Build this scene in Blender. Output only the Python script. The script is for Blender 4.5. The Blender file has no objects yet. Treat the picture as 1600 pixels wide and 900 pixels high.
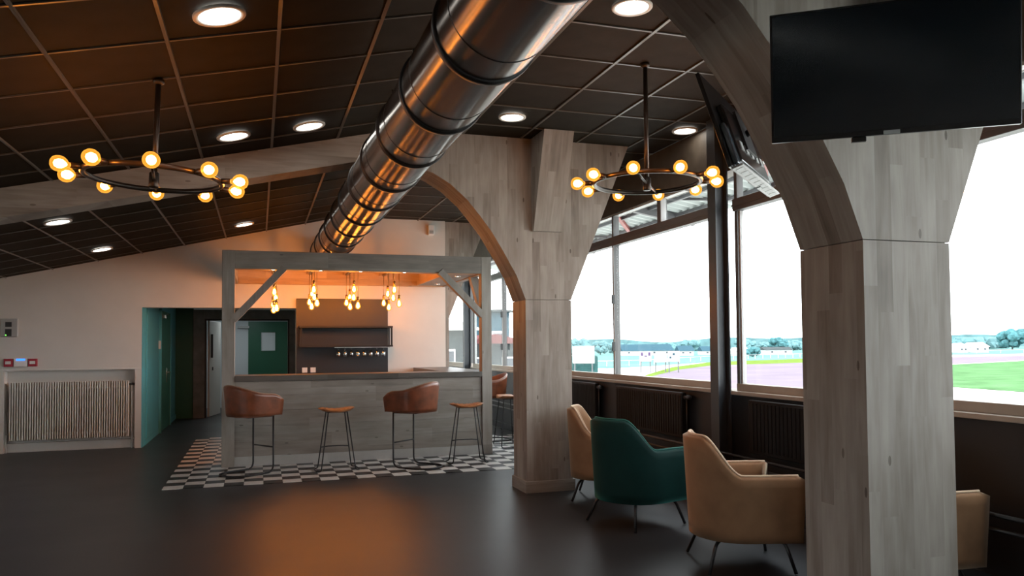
import bpy, bmesh, math, random
from mathutils import Vector, Matrix
random.seed(7)
PI = math.pi
R = math.radians
sc = bpy.context.scene
C = sc.collection

# ------------------------------------------------------------------ camera
CAM = dict(f=1219.134, yaw=17.982, pit=1.937, sy=47.91, roll=-0.498, h=1.464)
cd = bpy.data.cameras.new('camera'); cam = bpy.data.objects.new('camera', cd); C.objects.link(cam)
cd.sensor_width = 36; cd.lens = CAM['f']/1600*36; cd.shift_y = CAM['sy']/1600; cd.clip_end = 5000; cd.clip_start = .05
cam.matrix_world = (Matrix.Translation((0, 0, CAM['h'])) @ Matrix.Rotation(-R(CAM['yaw']), 4, 'Z')
                    @ Matrix.Rotation(R(90+CAM['pit']), 4, 'X') @ Matrix.Rotation(R(CAM['roll']), 4, 'Z'))
sc.camera = cam

# ------------------------------------------------------------------ sky, exposure
w = bpy.data.worlds.new('overcast_sky'); sc.world = w; w.use_nodes = True
bg = w.node_tree.nodes['Background']
bg.inputs['Color'].default_value = (.92, .97, 1.0, 1); bg.inputs['Strength'].default_value = 6.0
vs = sc.view_settings
vs.view_transform = 'Standard'; vs.look = 'None'; vs.gamma = 1; vs.use_curve_mapping = False; vs.exposure = 0.42
try:
    sc.cycles.max_bounces = 10; sc.cycles.diffuse_bounces = 5; sc.cycles.transparent_max_bounces = 16
    sc.cycles.sample_clamp_indirect = 6
except Exception: pass
BULB = 82.0       # filament emission of the amber bulbs
SPOT = 15.0       # diffuser emission of the ceiling downlights

# ------------------------------------------------------------------ pixel -> world (1600x900 frame)
def ray(u, v):
    a, t, r = R(CAM['yaw']), R(CAM['pit']), R(CAM['roll'])
    x = u-800; y = v-450-CAM['sy']
    px = x*math.cos(r)+y*math.sin(r); py = -x*math.sin(r)+y*math.cos(r)
    rx = px/CAM['f']; uz = -py/CAM['f']
    yy = math.cos(t)-uz*math.sin(t); zz = math.sin(t)+uz*math.cos(t)
    return Vector((rx*math.cos(a)+yy*math.sin(a), -rx*math.sin(a)+yy*math.cos(a), zz))
O = Vector((0, 0, CAM['h']))
def onY(u, v, Y): r = ray(u, v); return O+r*(Y/r.y)
def onX(u, v, X): r = ray(u, v); return O+r*(X/r.x)
def onZ(u, v, Z): r = ray(u, v); return O+r*((Z-CAM['h'])/r.z)

# ------------------------------------------------------------------ materials
M = {}
def newmat(name):
    m = bpy.data.materials.new(name); m.use_nodes = True; M[name] = m
    nt = m.node_tree; return m, nt, nt.nodes['Principled BSDF']
def lk(nt, a, b): nt.links.new(a, b)
def mth(nt, op, a, b=None, c=None):
    n = nt.nodes.new('ShaderNodeMath'); n.operation = op
    for i, x in enumerate((a, b, c)):
        if x is None: continue
        if isinstance(x, (int, float)): n.inputs[i].default_value = x
        else: lk(nt, x, n.inputs[i])
    return n.outputs[0]
def ramp(nt, fac, stops):
    n = nt.nodes.new('ShaderNodeValToRGB'); e = n.color_ramp.elements
    while len(e) < len(stops): e.new(.5)
    for k, (p, c) in enumerate(stops): e[k].position = p; e[k].color = (*c, 1)
    lk(nt, fac, n.inputs[0]); return n.outputs[0]
def plain(name, col, rough=.5, metal=0, noise=0, nscale=8, bump=0, spec=.5, coat=0):
    m, nt, b = newmat(name)
    b.inputs['Base Color'].default_value = (*col, 1); b.inputs['Roughness'].default_value = rough
    b.inputs['Metallic'].default_value = metal; b.inputs['Specular IOR Level'].default_value = spec
    b.inputs['Coat Weight'].default_value = coat
    if noise or bump:
        tc = nt.nodes.new('ShaderNodeTexCoord'); n = nt.nodes.new('ShaderNodeTexNoise')
        n.inputs['Scale'].default_value = nscale; n.inputs['Detail'].default_value = 6
        lk(nt, tc.outputs['Object'], n.inputs['Vector'])
        if noise:
            c0 = tuple(max(0, x*(1-noise)) for x in col); c1 = tuple(min(1, x*(1+noise)) for x in col)
            lk(nt, ramp(nt, n.outputs['Fac'], [(.3, c0), (.7, c1)]), b.inputs['Base Color'])
        if bump:
            bp = nt.nodes.new('ShaderNodeBump'); bp.inputs['Strength'].default_value = bump; bp.inputs['Distance'].default_value = .01
            lk(nt, n.outputs['Fac'], bp.inputs['Height']); lk(nt, bp.outputs[0], b.inputs['Normal'])
    return m
def emis(name, col, s):
    m = bpy.data.materials.new(name); m.use_nodes = True; M[name] = m; nt = m.node_tree
    for n in list(nt.nodes):
        if n.type != 'OUTPUT_MATERIAL': nt.nodes.remove(n)
    e = nt.nodes.new('ShaderNodeEmission'); e.inputs[0].default_value = (*col, 1); e.inputs[1].default_value = s
    lk(nt, e.outputs[0], nt.nodes['Material Output'].inputs[0]); return m
def wood(name, stops, vertical=True, width=.085, length=.9, rough=.55, grain=.5, tone=.24):
    """laminated grey-brown timber: staves of differing tone with grain and a few knots"""
    m, nt, b = newmat(name)
    tc = nt.nodes.new('ShaderNodeTexCoord'); s = nt.nodes.new('ShaderNodeSeparateXYZ'); lk(nt, tc.outputs['Object'], s.inputs[0])
    xy = mth(nt, 'ADD', s.outputs[0], s.outputs[1])
    gn = nt.nodes.new('ShaderNodeNewGeometry'); sn = nt.nodes.new('ShaderNodeSeparateXYZ'); lk(nt, gn.outputs['True Normal'], sn.inputs[0])
    fy = mth(nt, 'GREATER_THAN', mth(nt, 'ABSOLUTE', sn.outputs[1]), .5)
    ax = mth(nt, 'ADD', mth(nt, 'MULTIPLY', s.outputs[0], fy), mth(nt, 'MULTIPLY', mth(nt, 'ADD', s.outputs[1], 7.3), mth(nt, 'SUBTRACT', 1, fy)))
    if vertical: ac, al = ax, s.outputs[2]
    else: ac, al = s.outputs[2], xy
    row = mth(nt, 'FLOOR', mth(nt, 'DIVIDE', ac, width))
    wn = nt.nodes.new('ShaderNodeTexWhiteNoise'); wn.noise_dimensions = '1D'; lk(nt, row, wn.inputs['W'])
    col = mth(nt, 'FLOOR', mth(nt, 'DIVIDE', mth(nt, 'ADD', al, mth(nt, 'MULTIPLY', wn.outputs['Value'], length*3)), length))
    cb = nt.nodes.new('ShaderNodeCombineXYZ'); lk(nt, row, cb.inputs[0]); lk(nt, col, cb.inputs[1])
    w2 = nt.nodes.new('ShaderNodeTexWhiteNoise'); w2.noise_dimensions = '2D'; lk(nt, cb.outputs[0], w2.inputs['Vector'])
    # grain
    g = nt.nodes.new('ShaderNodeCombineXYZ')
    lk(nt, mth(nt, 'MULTIPLY', ac, 26), g.inputs[0]); lk(nt, mth(nt, 'MULTIPLY', al, 2.2), g.inputs[1]); lk(nt, mth(nt, 'MULTIPLY', w2.outputs['Value'], 40), g.inputs[2])
    n = nt.nodes.new('ShaderNodeTexNoise'); n.inputs['Scale'].default_value = 1; n.inputs['Detail'].default_value = 5; n.inputs['Distortion'].default_value = .6
    lk(nt, g.outputs[0], n.inputs['Vector'])
    # broad cloudiness
    g2 = nt.nodes.new('ShaderNodeCombineXYZ')
    lk(nt, mth(nt, 'MULTIPLY', ac, 5), g2.inputs[0]); lk(nt, mth(nt, 'MULTIPLY', al, 2), g2.inputs[1]); lk(nt, w2.outputs['Value'], g2.inputs[2])
    n2 = nt.nodes.new('ShaderNodeTexNoise'); n2.inputs['Scale'].default_value = 1.3; n2.inputs['Detail'].default_value = 3
    lk(nt, g2.outputs[0], n2.inputs['Vector'])
    # knots
    k = nt.nodes.new('ShaderNodeCombineXYZ')
    lk(nt, mth(nt, 'MULTIPLY', ac, 9), k.inputs[0]); lk(nt, mth(nt, 'MULTIPLY', al, 3.2), k.inputs[1])
    v = nt.nodes.new('ShaderNodeTexVoronoi'); v.voronoi_dimensions = '2D'; v.inputs['Scale'].default_value = .62; lk(nt, k.outputs[0], v.inputs['Vector'])
    kn = mth(nt, 'MULTIPLY', mth(nt, 'LESS_THAN', v.outputs['Distance'], .045), mth(nt, 'GREATER_THAN', v.outputs['Color'], .62))
    f = mth(nt, 'ADD', mth(nt, 'MULTIPLY', w2.outputs['Value'], tone), mth(nt, 'MULTIPLY', n.outputs['Fac'], grain))
    f = mth(nt, 'ADD', f, mth(nt, 'MULTIPLY', n2.outputs['Fac'], .5))
    f = mth(nt, 'SUBTRACT', f, .12)
    f = mth(nt, 'SUBTRACT', f, mth(nt, 'MULTIPLY', kn, .35))
    lk(nt, ramp(nt, f, stops), b.inputs['Base Color'])
    b.inputs['Roughness'].default_value = rough; b.inputs['Specular IOR Level'].default_value = .35
    bp = nt.nodes.new('ShaderNodeBump'); bp.inputs['Strength'].default_value = .25; bp.inputs['Distance'].default_value = .004
    lk(nt, n.outputs['Fac'], bp.inputs['Height']); lk(nt, bp.outputs[0], b.inputs['Normal'])
    return m
GREYW = [(.1, (.12, .098, .08)), (.45, (.285, .25, .215)), (.65, (.37, .335, .295)), (.95, (.47, .435, .39))]
wood('column_wood', GREYW, True)
wood('column_wood_flat', GREYW, False)
BARW = [(.1, (.14, .122, .105)), (.45, (.27, .24, .21)), (.65, (.34, .31, .275)), (.95, (.44, .41, .37))]
wood('bar_wood', BARW, False, width=.19, length=1.3, grain=.35)
wood('bar_wood_upright', BARW, True, width=.19, length=3, grain=.4)
wood('worktop_wood', [(.1, (.045, .04, .035)), (.5, (.10, .088, .075)), (.95, (.16, .145, .13))], False, width=.1, rough=.35)
wood('bar_wood_lit', [(.1, (.30, .19, .11)), (.5, (.46, .31, .19)), (.95, (.60, .44, .30))], False, width=.12)  # grey canopy wood with the orange lamp light put into its colour
plain('white_paint', (.69, .67, .63), .75, noise=.03, nscale=3)
plain('white_enamel', (.72, .71, .67), .4)
plain('ceiling_tile_black', (.022, .0175, .0125), .8, noise=.2, nscale=5, spec=.14)
plain('ceiling_grid_metal', (.08, .072, .06), .34, spec=.6)
plain('black_metal', (.012, .012, .013), .42, spec=.5)
plain('dark_steel', (.035, .042, .052), .38, spec=.6)
plain('window_frame_grey', (.10, .10, .10), .45)
plain('kick_grey', (.42, .41, .39), .5, noise=.06)
plain('window_edge', (.45, .45, .45), .4)
plain('sill_paint', (.36, .32, .27), .5, noise=.06)
plain('dark_wall_paint', (.011, .0125, .016), .5)
plain('header_brown', (.075, .058, .042), .55, noise=.2)
plain('radiator_black', (.004, .0045, .006), .6, spec=.3)
plain('teal_paint', (.11, .46, .53), .45)
plain('door_green', (.025, .20, .125), .38)
plain('dark_green', (.014, .11, .065), .4)
plain('concrete_post', (.20, .195, .18), .7, noise=.25, nscale=6)
plain('pale_blue_wall', (.62, .68, .70), .6)
plain('chrome', (.7, .7, .7), .2, 1)
plain('white_plastic', (.8, .8, .78), .4)
plain('grey_plastic', (.42, .43, .42), .5)
plain('dark_plastic', (.03, .03, .032), .4)
plain('alarm_red', (.36, .012, .03), .4)
plain('backbar_panel', (.055, .045, .036), .42)
plain('backbar_panel_low', (.022, .024, .028), .4)
plain('leather_brown', (.17, .048, .018), .38, noise=.35, nscale=9, bump=.15)
plain('leather_tan', (.36, .135, .045), .42, noise=.3, nscale=14, bump=.2)
plain('leather_edge', (.30, .17, .11), .4)
plain('bulb_brass', (.35, .22, .08), .3, 1)
plain('ring_bronze', (.055, .045, .038), .32, .6)
plain('tile_white', (.66, .64, .61), .35, noise=.05, nscale=4)
plain('tile_black', (.02, .021, .023), .35)
plain('tv_bezel', (.006, .006, .007), .3)
plain('tv_screen', (.006, .010, .014), .16, spec=.55)  # base lifted towards blue in place of a window reflection
plain('tv_back', (.012, .012, .014), .22, spec=.6)
plain('tv_cover_blue_sheen', (.06, .08, .10), .18, spec=.8)  # lighter blue tone puts reflected window light into the cover colour
plain('canopy_metal', (.36, .40, .40), .45)
plain('canopy_red', (.26, .06, .055), .5)
plain('canopy_steel', (.09, .09, .095), .5)
emis('blue_display', (.02, .12, 1), 3); emis('green_led', (.2, 1, .1), 2.2)
emis('downlight_glow', (1, .95, .87), SPOT)
emis('panel_glow', (.9, .97, 1), 8); emis('corridor_fill_glow', (.9, .97, 1), 1.6); emis('filament', (1, .40, .09), BULB); emis('pendant_filament', (1, .40, .10), BULB*1.85)
def velvet(name, col, sheen):
    m, nt, b = newmat(name)
    tc = nt.nodes.new('ShaderNodeTexCoord'); n = nt.nodes.new('ShaderNodeTexNoise'); n.inputs['Scale'].default_value = 5; n.inputs['Detail'].default_value = 4
    lk(nt, tc.outputs['Object'], n.inputs['Vector'])
    lk(nt, ramp(nt, n.outputs['Fac'], [(.3, tuple(c*.8 for c in col)), (.7, tuple(min(1, c*1.15) for c in col))]), b.inputs['Base Color'])
    b.inputs['Roughness'].default_value = .75; b.inputs['Sheen Weight'].default_value = .7; b.inputs['Sheen Roughness'].default_value = .35
    b.inputs['Sheen Tint'].default_value = (*sheen, 1); b.inputs['Specular IOR Level'].default_value = .2
velvet('velvet_tan', (.27, .148, .078), (1, .8, .6)); velvet('velvet_green', (.003, .028, .026), (.12, .5, .45))
velvet('velvet_tan_piping', (.66, .50, .36), (1, .85, .7)); velvet('velvet_green_piping', (.02, .10, .085), (.3, .8, .7))  # piping, paler so the window highlight on the rims is in its colour
def glass(name, tint, gloss=.06):
    m = bpy.data.materials.new(name); m.use_nodes = True; M[name] = m; nt = m.node_tree
    for n in list(nt.nodes):
        if n.type != 'OUTPUT_MATERIAL': nt.nodes.remove(n)
    t = nt.nodes.new('ShaderNodeBsdfTransparent'); t.inputs[0].default_value = (*tint, 1)
    g = nt.nodes.new('ShaderNodeBsdfGlossy'); g.inputs['Roughness'].default_value = .02
    lw = nt.nodes.new('ShaderNodeLayerWeight'); lw.inputs[0].default_value = .5
    fr = mth(nt, 'ADD', mth(nt, 'MULTIPLY', mth(nt, 'POWER', lw.outputs['Facing'], 5), .6), gloss*.35)
    mx = nt.nodes.new('ShaderNodeMixShader'); lk(nt, fr, mx.inputs[0]); lk(nt, t.outputs[0], mx.inputs[1]); lk(nt, g.outputs[0], mx.inputs[2])
    lk(nt, mx.outputs[0], nt.nodes['Material Output'].inputs[0])
glass('window_glass', (.97, .98, .98)); glass('clear_glass', (.9, .92, .93), .8)
def bulb_glass():
    m = bpy.data.materials.new('amber_glass'); m.use_nodes = True; M['amber_glass'] = m; nt = m.node_tree
    for n in list(nt.nodes):
        if n.type != 'OUTPUT_MATERIAL': nt.nodes.remove(n)
    t = nt.nodes.new('ShaderNodeBsdfTransparent'); t.inputs[0].default_value = (1, .72, .34, 1)
    e = nt.nodes.new('ShaderNodeEmission'); e.inputs[0].default_value = (1, .42, .05, 1); e.inputs[1].default_value = 1.5
    lw = nt.nodes.new('ShaderNodeLayerWeight'); lw.inputs[0].default_value = .25
    f = mth(nt, 'ADD', mth(nt, 'MULTIPLY', lw.outputs['Facing'], .5), .22)
    mx = nt.nodes.new('ShaderNodeMixShader'); lk(nt, f, mx.inputs[0]); lk(nt, t.outputs[0], mx.inputs[1]); lk(nt, e.outputs[0], mx.inputs[2])
    lk(nt, mx.outputs[0], nt.nodes['Material Output'].inputs[0])
bulb_glass()
def floor_mat():
    m, nt, b = newmat('floor_vinyl')
    tc = nt.nodes.new('ShaderNodeTexCoord')
    n = nt.nodes.new('ShaderNodeTexNoise'); n.inputs['Scale'].default_value = 1.1; n.inputs['Detail'].default_value = 8; n.inputs['Roughness'].default_value = .6
    lk(nt, tc.outputs['Object'], n.inputs['Vector'])
    c = ramp(nt, n.outputs['Fac'], [(.3, (.018, .020, .023)), (.7, (.028, .030, .034))])
    mp = nt.nodes.new('ShaderNodeMapping'); mp.inputs['Scale'].default_value = (3.2, 6.5, 1); mp.inputs['Rotation'].default_value = (0, 0, .3)
    lk(nt, tc.outputs['Object'], mp.inputs[0])
    n2 = nt.nodes.new('ShaderNodeTexNoise'); n2.inputs['Scale'].default_value = 1; n2.inputs['Detail'].default_value = 9; n2.inputs['Roughness'].default_value = .75
    lk(nt, mp.outputs[0], n2.inputs['Vector'])
    sc_ = ramp(nt, n2.outputs['Fac'], [(.64, (0, 0, 0)), (.70, (1, 1, 1))])
    big = ramp(nt, n.outputs['Fac'], [(.45, (0, 0, 0)), (.6, (1, 1, 1))])
    mk = mth(nt, 'MULTIPLY', mth(nt, 'MULTIPLY', sc_, big), .35)
    mx = nt.nodes.new('ShaderNodeMix'); mx.data_type = 'RGBA'; lk(nt, mk, mx.inputs[0]); lk(nt, c, mx.inputs[6]); mx.inputs[7].default_value = (.16, .16, .155, 1)
    lk(nt, mx.outputs[2], b.inputs['Base Color'])
    lk(nt, mth(nt, 'ADD', mth(nt, 'MULTIPLY', n.outputs['Fac'], .12), .33), b.inputs['Roughness']); b.inputs['Specular IOR Level'].default_value = .42
floor_mat()
def duct_mat():
    m, nt, b = newmat('brushed_steel')
    b.inputs['Metallic'].default_value = 1; b.inputs['Roughness'].default_value = .26; b.inputs['Anisotropic'].default_value = .8; b.inputs['Anisotropic Rotation'].default_value = .25
    b.inputs['Base Color'].default_value = (.40, .385, .37, 1)
    tg = nt.nodes.new('ShaderNodeTangent'); tg.direction_type = 'RADIAL'; tg.axis = 'Y'; lk(nt, tg.outputs[0], b.inputs['Tangent'])
    tc = nt.nodes.new('ShaderNodeTexCoord'); n = nt.nodes.new('ShaderNodeTexNoise'); n.inputs['Scale'].default_value = 1.5; n.inputs['Detail'].default_value = 2
    lk(nt, tc.outputs['Object'], n.inputs['Vector'])
    lk(nt, ramp(nt, n.outputs['Fac'], [(.3, (.27, .26, .25)), (.7, (.33, .32, .31))]), b.inputs['Base Color'])
duct_mat()

# ------------------------------------------------------------------ mesh helpers
class MB:
    def __init__(s): s.bm = bmesh.new()
    def box(s, x0, x1, y0, y1, z0, z1, bev=0):
        vs_ = [s.bm.verts.new((x, y, z)) for x in (x0, x1) for y in (y0, y1) for z in (z0, z1)]
        fs = [(0, 1, 3, 2), (4, 6, 7, 5), (0, 4, 5, 1), (2, 3, 7, 6), (0, 2, 6, 4), (1, 5, 7, 3)]
        F = [s.bm.faces.new([vs_[i] for i in f]) for f in fs]
        if bev:
            es = list({e for f in F for e in f.edges})
            bmesh.ops.bevel(s.bm, geom=es, offset=bev, segments=2, affect='EDGES', profile=.5)
        return s
    def prism(s, pts, a0, a1, axis='Y'):
        """extrude polygon pts (2-D) along an axis; Y: pts=(x,z)  X: pts=(y,z)  Z: pts=(x,y)"""
        def mk(p, a):
            return {'Y': (p[0], a, p[1]), 'X': (a, p[0], p[1]), 'Z': (p[0], p[1], a)}[axis]
        A = [s.bm.verts.new(mk(p, a0)) for p in pts]; B = [s.bm.verts.new(mk(p, a1)) for p in pts]
        n = len(pts)
        f = [s.bm.faces.new(A), s.bm.faces.new(list(reversed(B)))]
        for i in range(n): f.append(s.bm.faces.new((A[i], B[i], B[(i+1) % n], A[(i+1) % n])))
        bmesh.ops.recalc_face_normals(s.bm, faces=f)
        return s
    def bar(s, p, q, wx, wz, up=(0, 0, 1)):
        p, q = Vector(p), Vector(q); d = (q-p).normalized(); up = Vector(up)
        side = d.cross(up).normalized(); u2 = side.cross(d).normalized()
        v = [s.bm.verts.new(c+side*sx*wx/2+u2*sz*wz/2) for c in (p, q) for sx, sz in ((-1, -1), (1, -1), (1, 1), (-1, 1))]
        f = [s.bm.faces.new([v[i] for i in t]) for t in ((3, 2, 1, 0), (4, 5, 6, 7), (0, 1, 5, 4), (1, 2, 6, 5), (2, 3, 7, 6), (3, 0, 4, 7))]
        bmesh.ops.recalc_face_normals(s.bm, faces=f); return s
    def tube(s, pts, r, n=8, closed=False):
        pts = [Vector(p) for p in pts]; N = len(pts); rings = []
        ref = None
        for i, p in enumerate(pts):
            if closed: d = pts[(i+1) % N]-pts[i-1]
            else: d = pts[min(i+1, N-1)]-pts[max(i-1, 0)]
            d.normalize()
            if ref is None: ref = Vector((0, 0, 1)) if abs(d.z) < .9 else Vector((1, 0, 0))
            side = d.cross(ref)
            if side.length < 1e-4: side = d.cross(Vector((0, 1, 0)))
            side.normalize(); ref = side.cross(d).normalized()
            rr = r[i] if isinstance(r, (list, tuple)) else r
            rings.append([s.bm.verts.new(p+side*math.cos(2*PI*k/n)*rr+ref*math.sin(2*PI*k/n)*rr) for k in range(n)])
        fs = []
        for i in range(N if closed else N-1):
            a, b = rings[i], rings[(i+1) % N]
            for k in range(n): fs.append(s.bm.faces.new((a[k], a[(k+1) % n], b[(k+1) % n], b[k])))
        if not closed: fs.append(s.bm.faces.new(list(reversed(rings[0])))); fs.append(s.bm.faces.new(rings[-1]))
        for f in fs: f.smooth = True
        bmesh.ops.recalc_face_normals(s.bm, faces=fs)
        return s
    def lathe(s, prof, c=(0, 0, 0), axis=(0, 0, 1), n=20):
        """profile [(radius, height)] spun about an axis"""
        axis = Vector(axis).normalized(); rot = Vector((0, 0, 1)).rotation_difference(axis); c = Vector(c); rings = []
        fs = []
        for (r, h) in prof:
            if r < 1e-5: rings.append([s.bm.verts.new(c+rot @ Vector((0, 0, h)))])
            else: rings.append([s.bm.verts.new(c+rot @ Vector((r*math.cos(2*PI*k/n), r*math.sin(2*PI*k/n), h))) for k in range(n)])
        for a, b in zip(rings, rings[1:]):
            for k in range(n):
                q = (a[k % len(a)], a[(k+1) % len(a)], b[(k+1) % len(b)], b[k % len(b)])
                q = list(dict.fromkeys(q))
                if len(q) > 2: fs.append(s.bm.faces.new(q))
        for f in fs: f.smooth = True
        bmesh.ops.recalc_face_normals(s.bm, faces=fs)
        return s
    def grid(s, rows, closed_u=False, smooth=True):
        V = [[s.bm.verts.new(p) for p in r] for r in rows]; fs = []
        n = len(V[0])
        for a, b in zip(V, V[1:]):
            for k in range(n if closed_u else n-1):
                fs.append(s.bm.faces.new((a[k], a[(k+1) % n], b[(k+1) % n], b[k])))
        for f in fs: f.smooth = smooth
        return s
    def build(s, name, mat, parent=None, loc=None, smooth=False):
        """loc: world position of the parent, subtracted so that children are local to it"""
        if loc is not None: bmesh.ops.translate(s.bm, verts=s.bm.verts, vec=-Vector(loc))
        me = bpy.data.meshes.new(name); s.bm.to_mesh(me); s.bm.free()
        me.materials.append(M[mat])
        o = bpy.data.objects.new(name, me); C.objects.link(o)
        if parent: o.parent = parent
        return o
def empty(name, loc=(0, 0, 0), rz=0):
    o = bpy.data.objects.new(name, None); C.objects.link(o); o.location = loc; o.rotation_euler = (0, 0, rz); o.empty_display_size = .1
    return o
def tag(o, label=None, cat=None, group=None, kind=None):
    for k, v in (('label', label), ('category', cat), ('group', group), ('kind', kind)):
        if v: o[k] = v
    return o
def struct(o, label=None, cat=None): return tag(o, label, cat, kind='structure')
def child_copy(o, parent, loc=None, name=None):
    c = o.copy(); C.objects.link(c); c.parent = parent
    if loc is not None: c.location = loc
    return c
def copy_thing(root, loc, rz=0, label=None):
    r = root.copy(); C.objects.link(r); r.location = loc; r.rotation_euler = (0, 0, rz)
    if label: r['label'] = label
    for ch in list(root.children):
        c = ch.copy(); C.objects.link(c); c.parent = r
        for g in ch.children:
            d = g.copy(); C.objects.link(d); d.parent = c
    return r

# ------------------------------------------------------------------ dimensions (metres)
XL, XR, CDP, ZK = 2.525, 3.012, .418, 1.915
Y1, Y2, Y3 = 2.773, 7.335, 12.69
ZC, XA, SL = 3.536, 1.277, .226           # flat ceiling height, start of the slope, slope
XW, YW = 4.108, 12.669                    # window plane, back wall plane
XE, YF, YE = -5.6, -3.0, 20.2             # left wall, wall behind the camera, far end beyond the bar
YB = 10.157                               # bar front
def zc(X): return ZC-SL*max(0, XA-X)

# ------------------------------------------------------------------ floor
fl = MB().box(XE-.2, XW+.15, YF-.2, YE+.2, -.12, 0).build('floor', 'floor_vinyl'); struct(fl, 'dark grey vinyl floor with scuffs', 'floor')
# checkerboard inlay: every visible tile is its own piece
X0, YC0, TS = -.95, 8.82, .2
tw = None
def tile(i, j):
    global tw
    k = (i+j) % 2
    if tw is None:
        tw = []
        for nm in ('tile_white', 'tile_black'):
            o = MB().box(-TS/2+.0012, TS/2-.0012, -TS/2+.0012, TS/2-.0012, 0, .005).build('floor_tile', nm, fl); tw.append([o, True])
    src = tw[k]
    o = src[0] if src[1] else child_copy(src[0], fl)
    src[1] = False
    o.location = (X0+TS*(i+.5), YC0+TS*(j+.5), 0)
for i in range(25):
    for j in range(24):
        cx, cy = X0+TS*(i+.5), YC0+TS*(j+.5)
        if cy < YB+.05: ok = True
        elif cx < -.42: ok = True
        else: ok = 3.0 < cx and cy < 12.2
        if ok and cx < XW-.05: tile(i, j)

# ------------------------------------------------------------------ ceiling with grid and tiles
ceil = empty('ceiling', (0, 0, 0)); struct(ceil, 'black tiled ceiling sloping down to the left of the duct', 'ceiling')
MB().prism([(XE-.2, zc(XE-.2)+.05), (XA, ZC+.05), (XW+.15, ZC+.05), (XW+.15, ZC+.2), (XA, ZC+.2), (XE-.2, zc(XE-.2)+.2)], YF-.2, YE+.2).build('ceiling_slab', 'ceiling_tile_black', ceil)
ang = math.atan(SL); TW = .6; YG = 3.97-.6*12
dx = TW*math.cos(ang)
tproto = MB().box(-.291, .291, -.291, .291, .004, .02, .002).build('ceiling_tile', 'ceiling_tile_black', ceil)
tproto_used = False
rest = MB()
def place_tile(X, Y, slope):
    global tproto_used
    o = child_copy(tproto, ceil) if tproto_used else tproto
    tproto_used = True
    o.location = (X, Y, zc(X)); o.rotation_euler = (0, -ang if slope else 0, 0)
cols = [(XA-dx*(k+.5), True) for k in range(12)]+[(XA+.014+TW*(k+.5), False) for k in range(4)]
for X, s_ in cols:
    for k in range(0, 39):
        Y = YG+TW*(k+.5)
        if Y < YF or Y > YE: continue
        vis = (2.9 < Y < 12.75) and X > -4.1
        if vis: place_tile(X, Y, s_)
        else:
            a = SL if s_ else 0; h_ = .291*(math.cos(ang) if s_ else 1)
            rest.prism([(X-h_, zc(X)-a*h_+.004), (X+h_, zc(X)+a*h_+.004), (X+h_, zc(X)+a*h_+.02), (X-h_, zc(X)-a*h_+.02)], Y-.291, Y+.291)
cutp = None
for k in range(39):
    Y = YG+TW*(k+.5)
    if 2.9 < Y < 12.75:
        if cutp is None: cutp = MB().box(-.193, .193, -.291, .291, .004, .02, .002).build('ceiling_tile', 'ceiling_tile_black', ceil); o = cutp
        else: o = child_copy(cutp, ceil)
        o.location = (3.893, Y, ZC)
ro = rest.build('ceiling_tile_field', 'ceiling_tile_black', ceil); ro['kind'] = 'stuff'
for k in range(13):                                   # long bars, left slope
    X = XA-dx*k
    MB().bar((X, YF, zc(X)-.002), (X, YE, zc(X)-.002), .021, .012, (SL, 0, 1) if k else (0, 0, 1)).build('grid_bar', 'ceiling_grid_metal', ceil)
for k in range(1, 5):
    X = XA+.014+TW*k
    MB().bar((X, YF, ZC-.002), (X, YE, ZC-.002), .021, .012).build('grid_bar', 'ceiling_grid_metal', ceil)
for k in range(40):
    Y = YG+TW*k
    if YF < Y < YE:
        MB().bar((XE, Y, zc(XE)-.001), (XA, Y, ZC-.001), .015, .009).build('grid_bar', 'ceiling_grid_metal', ceil)
        MB().bar((XA, Y, ZC-.001), (XW, Y, ZC-.001), .017, .009).build('grid_bar', 'ceiling_grid_metal', ceil)

# ------------------------------------------------------------------ walls
XO0, XO1, ZO = -1.645, .556, 2.07         # corridor opening in the back wall
XN0, XN1, ZN = -3.41, -1.735, 1.17        # radiator niche
WT = .25
wb = MB()
def wall_seg(mb, x0, x1, z0, y0=YW, y1=YW+WT, ztop=None):
    pts = [(x0, z0), (x1, z0)]
    if ztop is None:
        pts.append((x1, zc(x1)+.05))
        if x0 < XA < x1: pts.append((XA, ZC+.05))
        pts.append((x0, zc(x0)+.05))
    else: pts += [(x1, ztop), (x0, ztop)]
    mb.prism(pts, y0, y1)
wall_seg(wb, XE, XN0, 0); wall_seg(wb, XN0, XN1, ZN); wall_seg(wb, XN1, XO0, 0); wall_seg(wb, XO0, XO1, ZO); wall_seg(wb, XO1, 2.95, 0)
wall_seg(wb, XN0-.02, XN1+.02, 0, YW+.16, YW+.3, ZN+.02)           # back of the niche
wback = wb.build('wall_back', 'white_paint'); struct(wback, 'off-white back wall behind the bar with a radiator niche', 'wall')
MB().box(XN0-.1, XN1+.085, YW-.012, YW+.16, ZN-.012, ZN+.012, .003).build('niche_ledge', 'white_enamel', wback)
MB().box(XN0, XN1, YW+.1, YW+.16, 0, .13, .004).build('niche_skirting', 'white_enamel', wback)
lw_ = MB().box(XE-.2, XE, YF-.2, YE, 0, .7).box(XE-.2, XE, YF-.2, YE, 1.9, 2.2)
for a, b in ((YF-.2, 1.6), (5.2, YE)): lw_.box(XE-.2, XE, a, b, .7, 1.9)
struct(lw_.build('wall_left', 'white_paint'), 'off-white side wall of the room', 'wall')
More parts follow.
